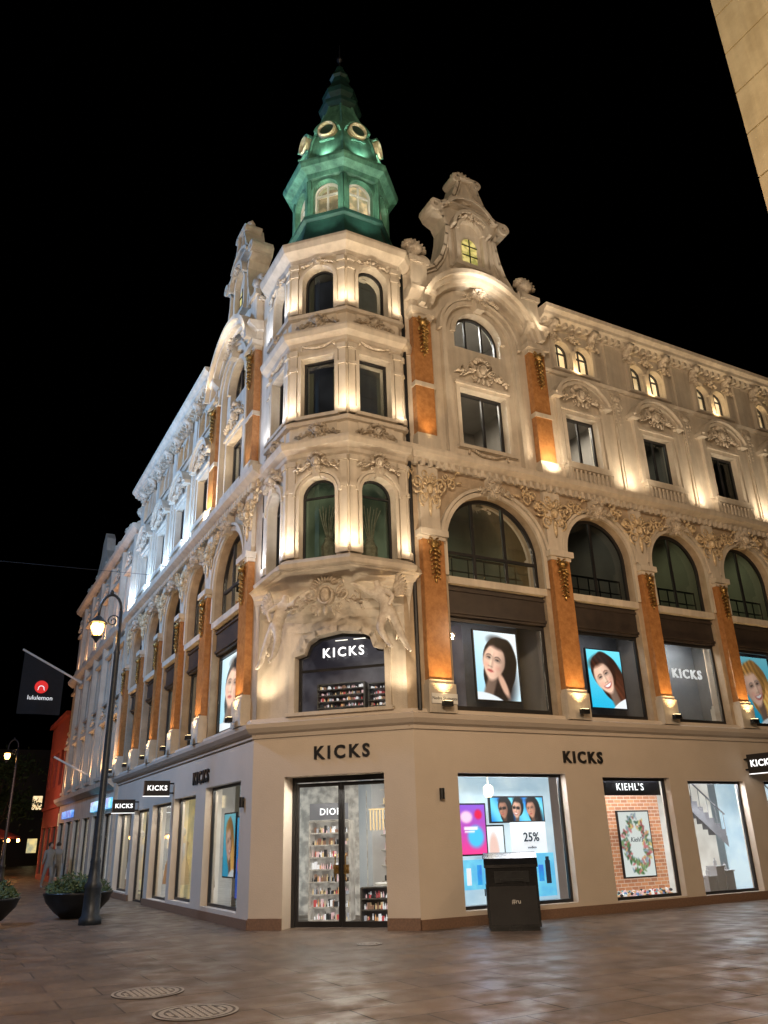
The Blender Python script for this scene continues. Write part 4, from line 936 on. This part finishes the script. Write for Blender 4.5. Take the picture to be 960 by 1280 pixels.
RB_=empty('red_building',(3,36,G),'low red brick building further down the side street','building')
w=MB(FL);y1=y0+nb*bw+.05
FL2=Fr((-.02,0),(0,1),(-1,0));w.fr=FL2;nr=3
for i in range(nr):
    a=y1+i*2.2;c=a+1.1
    w.cell(a,a+2.2,0,3.6,c-.8,c+.8,.3,rect(c-.8,c+.8,2.6),.2);w.cell(a,a+2.2,3.6,8.0,c-.5,c+.5,4.6,rect(c-.5,c+.5,6.4),.2)
    window(FL2,c-.8,c+.8,.3,rect(c-.8,c+.8,2.6),-.1,RB_,.06,gl=glass);window(FL2,c-.5,c+.5,4.6,rect(c-.5,c+.5,6.4),-.1,RB_,.06,vm=[c],gl=glassd)
ye=y1+nr*2.2
w.box(y1,ye,-7,-.5,7.6,8.0);w.box(y1,ye,-.3,.2,8.0,8.2);w.box(y1,ye,0,.08,3.5,3.7);w.quad((ye,0,0),(ye,-7,0),(ye,-7,8.0),(ye,0,8.0))
make(w,'wall',redb,RB_)
panel(FL2,y1+.1,ye,-.8,.05,3.4,e_backy,'shop_interior','',None,parent=RB_);panel(FL2,y1+.1,ye,-.9,3.6,7.6,roomm,'interior_wall','',None,parent=RB_)
point((-3,y1+1,4),260,(1,.5,.3))
BF=Fr((0,27.66),(1,0),(0,-1))
bn=empty('hanging_banner',(-.1,27.66,9.0),'black banner with round red emblem on white pole','banner')
mb=MB();mb.tube([(0,27.66,8.98),(-2.95,27.66,10.47)],.05,8,True);mb.tube([(0,27.66,8.98),(-.02,27.66,8.98)],.12,8,True);make(mb,'pole',whitem,bn)
mb=MB();n=10;pts=[]
for i in range(n+1):
    x=-2.85+1.9*i/n
    zt=8.98+(-x/2.95)*1.49-.05
    for k in range(7):
        z=zt+(7.45-zt)*k/6;pts.append((x,27.66+.05*math.sin(x*4)*k/6,z))
mb.add(pts,[(i*7+k,i*7+k+1,(i+1)*7+k+1,(i+1)*7+k) for i in range(n) for k in range(6)],True);make(mb,'cloth',clothm,bn,True)
def disc(mb,cu,cz,ru,rz,w,n=20):mb.add([(cu+ru*math.cos(2*PI*i/n),w,cz+rz*math.sin(2*PI*i/n)) for i in range(n)],[tuple(range(n))])
mb=MB(BF);disc(mb,-1.92,8.72,.3,.3,.08,28);make(mb,'emblem',emis('emblem_red',(.75,.02,.02),.8),bn)
mb=MB(BF)
mb.ring(-1.92,8.64,.11,.15,.082,.09,.1,PI-.1,12);mb.tube([BF.P(-2.03,.09,8.66),BF.P(-2.07,.09,8.56)],.018,5,True);mb.tube([BF.P(-1.81,.09,8.66),BF.P(-1.77,.09,8.56)],.018,5,True)
make(mb,'emblem_mark',e_wh,bn)
text('lululemon','banner_lettering',BF,-1.92,.09,8.2,.2,e_wh,bn,.0,.003)
mb=MB();mb.tube([(0,22,4.2),(-1.6,22,5.0)],.04,8,True);make(mb,'flag_pole',whitem,None,label='short white flagpole slanting from neighbour facade',cat='flagpole')
# ------------------------------------------------------------------ street lamps
def street_lamp(x,y,h,label,en):
    o=empty('street_lamp',(x,y,G),label,'street lamp','old style street lamps along the street')
    f=Fr((x,y),(.877,-.4805),(-.4805,-.877))
    mb=MB(f);mb.lathe(0,0,[(.24,G),(.24,G+.12),(.19,G+.18),(.17,G+.7),(.2,G+.75),(.14,G+.85),(.11,G+1.2),(.12,G+1.25),(.085,G+1.35),(.065,h-1.6),(.08,h-1.55),(.055,h-1.45),(.042,h-.5)],14)
    make(mb,'post',lampm,o,True)
    mb=MB(f);P=[]
    for i in range(13):
        a=PI*i/12;P.append(f.P(-.27+.27*math.cos(a),0,h-.5+.42*math.sin(a)))
    P.append(f.P(-.54,0,h-.62));mb.tube(P,.035,7,True)
    S=[]
    for i in range(20):
        a=i/19*1.5*2*PI;r=.16*(1-.8*i/19);S.append(f.P(-.18+r*math.cos(a),0,h-.75+r*math.sin(a)))
    mb.tube(S,.018,5,True);mb.ell((-.27,0,h-.02),(.05,.05,.07));make(mb,'arm',lampm,o,True)
    mb=MB(f);z=h-.62;mb.lathe(-.54,0,[(.03,z+.02),(.08,z-.02),(.2,z-.14),(.23,z-.17),(.2,z-.18)],12);mb.lathe(-.54,0,[(.12,z-.53),(.13,z-.5),(.05,z-.6),(.02,z-.66)],12)
    for k in range(6):
        a=k*PI/3;mb.tube([f.P(-.54+.19*math.cos(a),.19*math.sin(a),z-.17),f.P(-.54+.12*math.cos(a),.12*math.sin(a),z-.52)],.009,4,True)
    l=make(mb,'lantern',lampm,o)
    mb=MB(f);mb.lathe(-.54,0,[(.06,z-.48),(.12,z-.4),(.16,z-.28),(.14,z-.2),(.05,z-.18)],14);make(mb,'bulb',lamp_w,l,True)
    point(f.P(-.54,0,z-.33),en,(1,.52,.18),.17)
street_lamp(-2.24,6.2,7.5,'tall dark iron street lamp with lit warm lantern',520)
street_lamp(-2.0,35,7.2,'distant iron street lamp with lit warm lantern',300)
# ------------------------------------------------------------------ litter bin
bf=Fr((3.75,-.95),(.83,-.557),(-.557,-.83))
o=empty('litter_bin',(3.75,-.95,G),'dark grey street litter bin with sloped solar lid','litter bin')
mb=MB(bf);W_,D_=.45,.36
mb.add([(x*W_,y*D_,G+.06) for x,y in((-1,-1),(1,-1),(1,1),(-1,1))]+[(x*W_,y*D_,G+1.0) for x,y in((-1,-1),(1,-1),(1,1),(-1,1))],[(0,1,2,3),(4,5,6,7),(0,1,5,4),(1,2,6,5),(2,3,7,6),(3,0,4,7)])
mb.box(-W_+.03,W_-.03,-D_+.03,D_-.03,G,G+.06)
binm=surf('bin_paint',(.014,.015,.017),(.009,.01,.011),.2,scale=5,bump=.03)
body=make(mb,'body',binm,o)
mb=MB(bf);pr=[(-D_-.02,1.0),(D_+.02,1.0),(D_+.03,1.05),(D_-.05,1.15),(.05,1.23),(-.15,1.24),(-D_-.02,1.2)]
mb.ext(-W_-.02,W_+.02,[(a,G+b) for a,b in pr]);make(mb,'lid',binm,o)
mb=MB(bf);mb.box(-.3,.3,D_,D_+.025,G+.76,G+.94);mb.box(-.2,.2,D_+.025,D_+.05,G+.78,G+.82);make(mb,'flap',ironm,o)
mb=MB(bf);mb.box(-W_+.04,W_-.04,D_,D_+.012,G+.1,G+.7);make(mb,'door_panel',surf('bin_panel',(.025,.025,.027),(.018,.018,.02),.3),o)
text('#ru','bin_lettering',bf,.05,D_+.016,G+.46,.075,whitem,o,.0,.002)
sf=Fr(tuple(bf.P(-W_,0,0)[:2]),(-bf.n[0],-bf.n[1]),(-bf.u[0],-bf.u[1]))
mb=MB(sf);mb.box(-.22,.22,0,.01,G+.2,G+.72);make(mb,'side_panel',binm,o)
# ------------------------------------------------------------------ manhole covers
recess=surf('iron_recess',(.10,.085,.075),(.06,.05,.045),.6)
def manhole(x,y,r,label):
    z=G
    n=40
    mb=MB(Fr((x,y),(1,0),(0,-1)))
    mb.mi=1;mb.lathe(0,0,[(r,z+.001),(r,z+.006)],n);mb.mi=0
    for r0,r1 in((.93,1.0),(.74,.86)):
        pts=[];F=[]
        for i in range(n):
            a=2*PI*i/n;pts+=[(r*r0*math.cos(a),r*r0*math.sin(a),z+.012),(r*r1*math.cos(a),r*r1*math.sin(a),z+.012)]
        for i in range(n):F.append((2*i,2*i+1,(2*i+3)%(2*n),(2*i+2)%(2*n)))
        mb.add(pts,F)
    for i in range(-4,5):
        for j in range(-4,5):
            a,b=i*r*.155,j*r*.155
            if math.hypot(a,b)<r*.66:mb.box(a-r*.055,a+r*.055,b-r*.055,b+r*.055,z+.006,z+.013)
    make(mb,'manhole_cover',[coverm,recess],None,label=label,cat='manhole cover',group='manhole covers in the paving')
manhole(-3.14,-3.3,.40,'round cast iron manhole cover in stone paving');manhole(-3.0,-4.75,.42,'round cast iron manhole cover in stone paving');manhole(.8,-1.1,.2,'small round iron cover before the entrance')
def planter(x,y,label):
    o=empty('planter',(x,y,G),label,'planter','round bowl planters on the pavement')
    f=Fr((x,y),(1,0),(0,-1));mb=MB(f)
    mb.lathe(0,0,[(.35,G),(.4,G+.05),(.5,G+.12),(.72,G+.35),(.78,G+.5),(.8,G+.52),(.8,G+.56),(.72,G+.56),(.68,G+.48)],24);make(mb,'bowl',ironm,o,True)
    mb=MB(f)
    for i in range(1100):
        a=random.uniform(0,2*PI);r=.74*math.sqrt(random.random());h=.1+.36*(1-(r/.78)**2)*random.random()+.08*math.sin(a*3)
        px,py,pz=x+r*math.cos(a),y+r*math.sin(a),G+.48+h
        d=Vector((random.gauss(0,1),random.gauss(0,1),random.gauss(.6,.5))).normalized()*.09;e=d.orthogonal().normalized()*.03
        p=Vector((px,py,pz));mb.add([p-e,p+d,p+e,p-d*.3],[(0,1,2,3)],True)
    make(mb,'plants',leafm,o)
planter(-2.2,8.4,'dark bowl planter with low green plants by lamp');planter(-4.35,7.6,'dark bowl planter with low green plants')
def person(x,y,rot,coat,label,s=1.0):
    V=[(0,0,.95),(0,0,1.15),(0,.0,1.35),(0,0,1.5),(0,.02,1.6),(0,.02,1.7),(.19,0,1.42),(.24,.02,1.15),(.22,-.1,.9),(-.19,0,1.42),(-.24,-.02,1.15),(-.22,.1,.92),(.1,0,.88),(.11,-.1,.5),(.11,.0,.1),(.11,-.16,.04),(-.1,0,.88),(-.11,.12,.5),(-.11,.24,.12),(-.11,.1,.04)]
    E=[(0,1),(1,2),(2,3),(3,4),(4,5),(2,6),(6,7),(7,8),(2,9),(9,10),(10,11),(0,12),(12,13),(13,14),(14,15),(0,16),(16,17),(17,18),(18,19)]
    R=[.15,.14,.17,.06,.1,.08,.07,.055,.035,.07,.055,.035,.1,.07,.05,.04,.1,.07,.05,.04]
    M=Matrix.Translation((x,y,G))@Matrix.Rotation(rot,4,'Z')@Matrix.Scale(s,4)
    o=skin('person',V,E,R,coat,None,M,1);o['label']=label;o['category']='person'
    mb=MB();mb.ell((0,-.015,1.68),(.1,.115,.1));h=make(mb,'hair',wood,None,True);h.matrix_basis=M;setp(h,o)
    mb=MB();mb.ell((0,.06,1.63),(.07,.07,.1));h=make(mb,'face',skinm,None,True);h.matrix_basis=M;setp(h,o)
person(-1.0,24.5,.4,coat2,'person in light coat walking beside shop front');person(-.6,25.2,3.0,coat2,'person in light jacket walking beside shop front');person(-3.1,33,2.5,coatm,'person in dark coat walking down street')
Y=empty('yellow_building',(9,-12,G),'tall yellow stone building corner across the street','building')
mb=MB(Fr((0,0),(1,0),(0,-1)))
z=0;k=0
while z<27:
    mb.box(4.68,14,8.0,14.5,z,z+.92);z+=.95
mb.box(4.72,14,8.04,14.4,0,27);make(mb,'wall',yellow,Y)
mb=MB(Fr((0,0),(1,0),(0,-1)));mb.box(4.3,14.2,7.7,14.8,27,27.6);make(mb,'cornice',yellow,Y)
def tree(x,y,h,label):
    o=empty('tree',(x,y,G),label,'tree','street trees')
    mb=MB();mb.tube([(x,y,G),(x+.1,y,h*.3),(x,y+.1,h*.55)],[.22,.16,.1],8,True)
    tips=[]
    for i in range(9):
        a=i*.7;t=(x+math.cos(a)*h*.22,y+math.sin(a)*h*.22,h*(.55+.04*i));mb.tube([(x+.05,y,h*(.3+.02*i)),((x+t[0])/2,(y+t[1])/2,h*.48),t],[.08,.05,.02],5,True);tips.append(t)
    make(mb,'trunk',wood,o)
    mb=MB()
    for i in range(2600):
        t=random.choice(tips);p=Vector(t)+Vector((random.gauss(0,1),random.gauss(0,1),random.gauss(0,.8)))*h*.075
        d=Vector((random.gauss(0,1),random.gauss(0,1),random.gauss(0,1))).normalized()*.16;e=d.orthogonal().normalized()*.08;mb.add([p-e,p+d,p+e,p-d],[(0,1,2,3)],True)
    make(mb,'crown',leafm,o)
tree(-4.5,48,7,'dark leafy street tree at end of street');tree(-8,44,8,'dark leafy street tree at end of street');tree(-2.2,46,7.5,'dark leafy street tree behind red building')
K=empty('distant_building',(-8,78,G),'dark distant building closing the street with lit windows','building')
mb=MB();mb.box(-30,25,-88,-78,0,11);make(mb,'wall',roofm,K)
for i in range(40):
    u=-28+(i%20)*2.6;z=1.2+(i//20)*4
    if random.random()<.5:
        mb=MB(Fr((0,78),(1,0),(0,-1)));mb.box(u,u+.9,0,.03,z,z+1.3);make(mb,'window',random.choice([e_backy,e_attic]),K)
for px,py in((-4.6,40),(-6.6,42),(-3.2,42.5),(-2.2,39.5)):
    o=empty('parasol',(px,py,G),'dark cafe parasol with warm hanging bulbs','parasol','cafe parasols at the end of the street')
    mb=MB(Fr((px,py),(1,0),(0,-1)));mb.lathe(0,0,[(.04,G),(.04,2.5)],8);make(mb,'pole',ironm,o)
    mb=MB(Fr((px,py),(1,0),(0,-1)));mb.lathe(0,0,[(1.3,2.15),(1.3,2.25),(.05,2.75)],8);make(mb,'canopy',redb,o)
    for k in range(6):
        a=k*PI/3;mb=MB(Fr((px,py),(1,0),(0,-1)));mb.ell((1.2*math.cos(a),1.2*math.sin(a),2.05),(.09,.09,.1));make(mb,'bulb',lamp_w,o,True)
    point((px,py,2.0),90,(1,.6,.3))
for (x,y) in((-5.5,56),(-3.5,60)):
    point((x,y,4),250,(1,.6,.3))
mb=MB()
mb.tube([(0,13.9,10.5),(-6,13.95,10.35),(-14,14,10.7),(-25,14.1,11.8)],.008,5,True);make(mb,'overhead_cable',clothm,None,label='thin dark overhead cable spanning the street',cat='cable')
mb=MB();mb.add([(-300,-300,G),(300,-300,G),(300,400,G),(-300,400,G)],[(0,1,2,3)],True);g=make(mb,'pavement',pave);g['kind']='structure';g['label']='stone slab pavement';
mb=MB();mb.add([(8.5,-2.2,G+.004),(60,-2.2,G+.004),(60,-6.5,G+.004),(8.5,-6.5,G+.004)],[(0,1,2,3)],True);g=make(mb,'road',cobble);g['kind']='structure'
# ------------------------------------------------------------------ added fill lights, no visible lamps behind them
area((-9,-17,10),(4,0,5),1750,(1,.77,.54),3,1,'fill_flood')  # unseen area fill added to brighten the facades
area((10,-9,12),(9,0,7),560,(1,.78,.56),3,1,'fill_flood')
area((-12,10,14),(0,10,11),2000,(.36,.6,1),3,1,'fill_flood')  # unseen blue fill added for the upper side facade
point((-1,-12,9),850,(1,.64,.36),.12,'fill_light');point((7,-5,7),220,(1,.64,.38),.1,'fill_light');point((-4,2,7),200,(1,.62,.36),.1,'fill_light');point((0,-7,5),190,(1,.72,.46),.1,'fill_light')  # unseen point fills added for paving and shopfront walls
spot((-3,-11,5),(4.7,-10,22),670,(1,.85,.55),70)  # spot fill added to lift the yellow building wall
wd=bpy.data.worlds.new('World');scene.world=wd;wd.use_nodes=True;N=wd.node_tree.nodes;L=wd.node_tree.links
sk=N.new('ShaderNodeTexSky');sk.sky_type='NISHITA';sk.sun_disc=False;sk.sun_elevation=math.radians(-4);sk.sun_rotation=math.radians(200)
L.new(sk.outputs[0],N['Background'].inputs[0]);N['Background'].inputs[1].default_value=.002
# camera
pt,rl,az=0.3895,0.0307,1.0696
fw=Vector((math.cos(az),math.sin(az),0));rt=Vector((math.sin(az),-math.cos(az),0));up=Vector((0,0,1))
F_=fw*math.cos(pt)+up*math.sin(pt);U_=-fw*math.sin(pt)+up*math.cos(pt)
c_,s_=math.cos(rl),math.sin(rl);X_=rt*c_-U_*s_;Y_=rt*s_+U_*c_
M=Matrix((X_,Y_,-F_)).transposed().to_4x4();M.translation=Vector((-5.6197,-13.7307,1.6))
cam=bpy.data.cameras.new('camera');cam.sensor_fit='VERTICAL';cam.sensor_height=24;cam.lens=991.36/1280*24;cam.clip_end=1000;cam.clip_start=.05
co=bpy.data.objects.new('camera',cam);co.matrix_world=M;COL.objects.link(co);scene.camera=co
scene.view_settings.view_transform='Standard';scene.view_settings.look='None';scene.view_settings.exposure=0
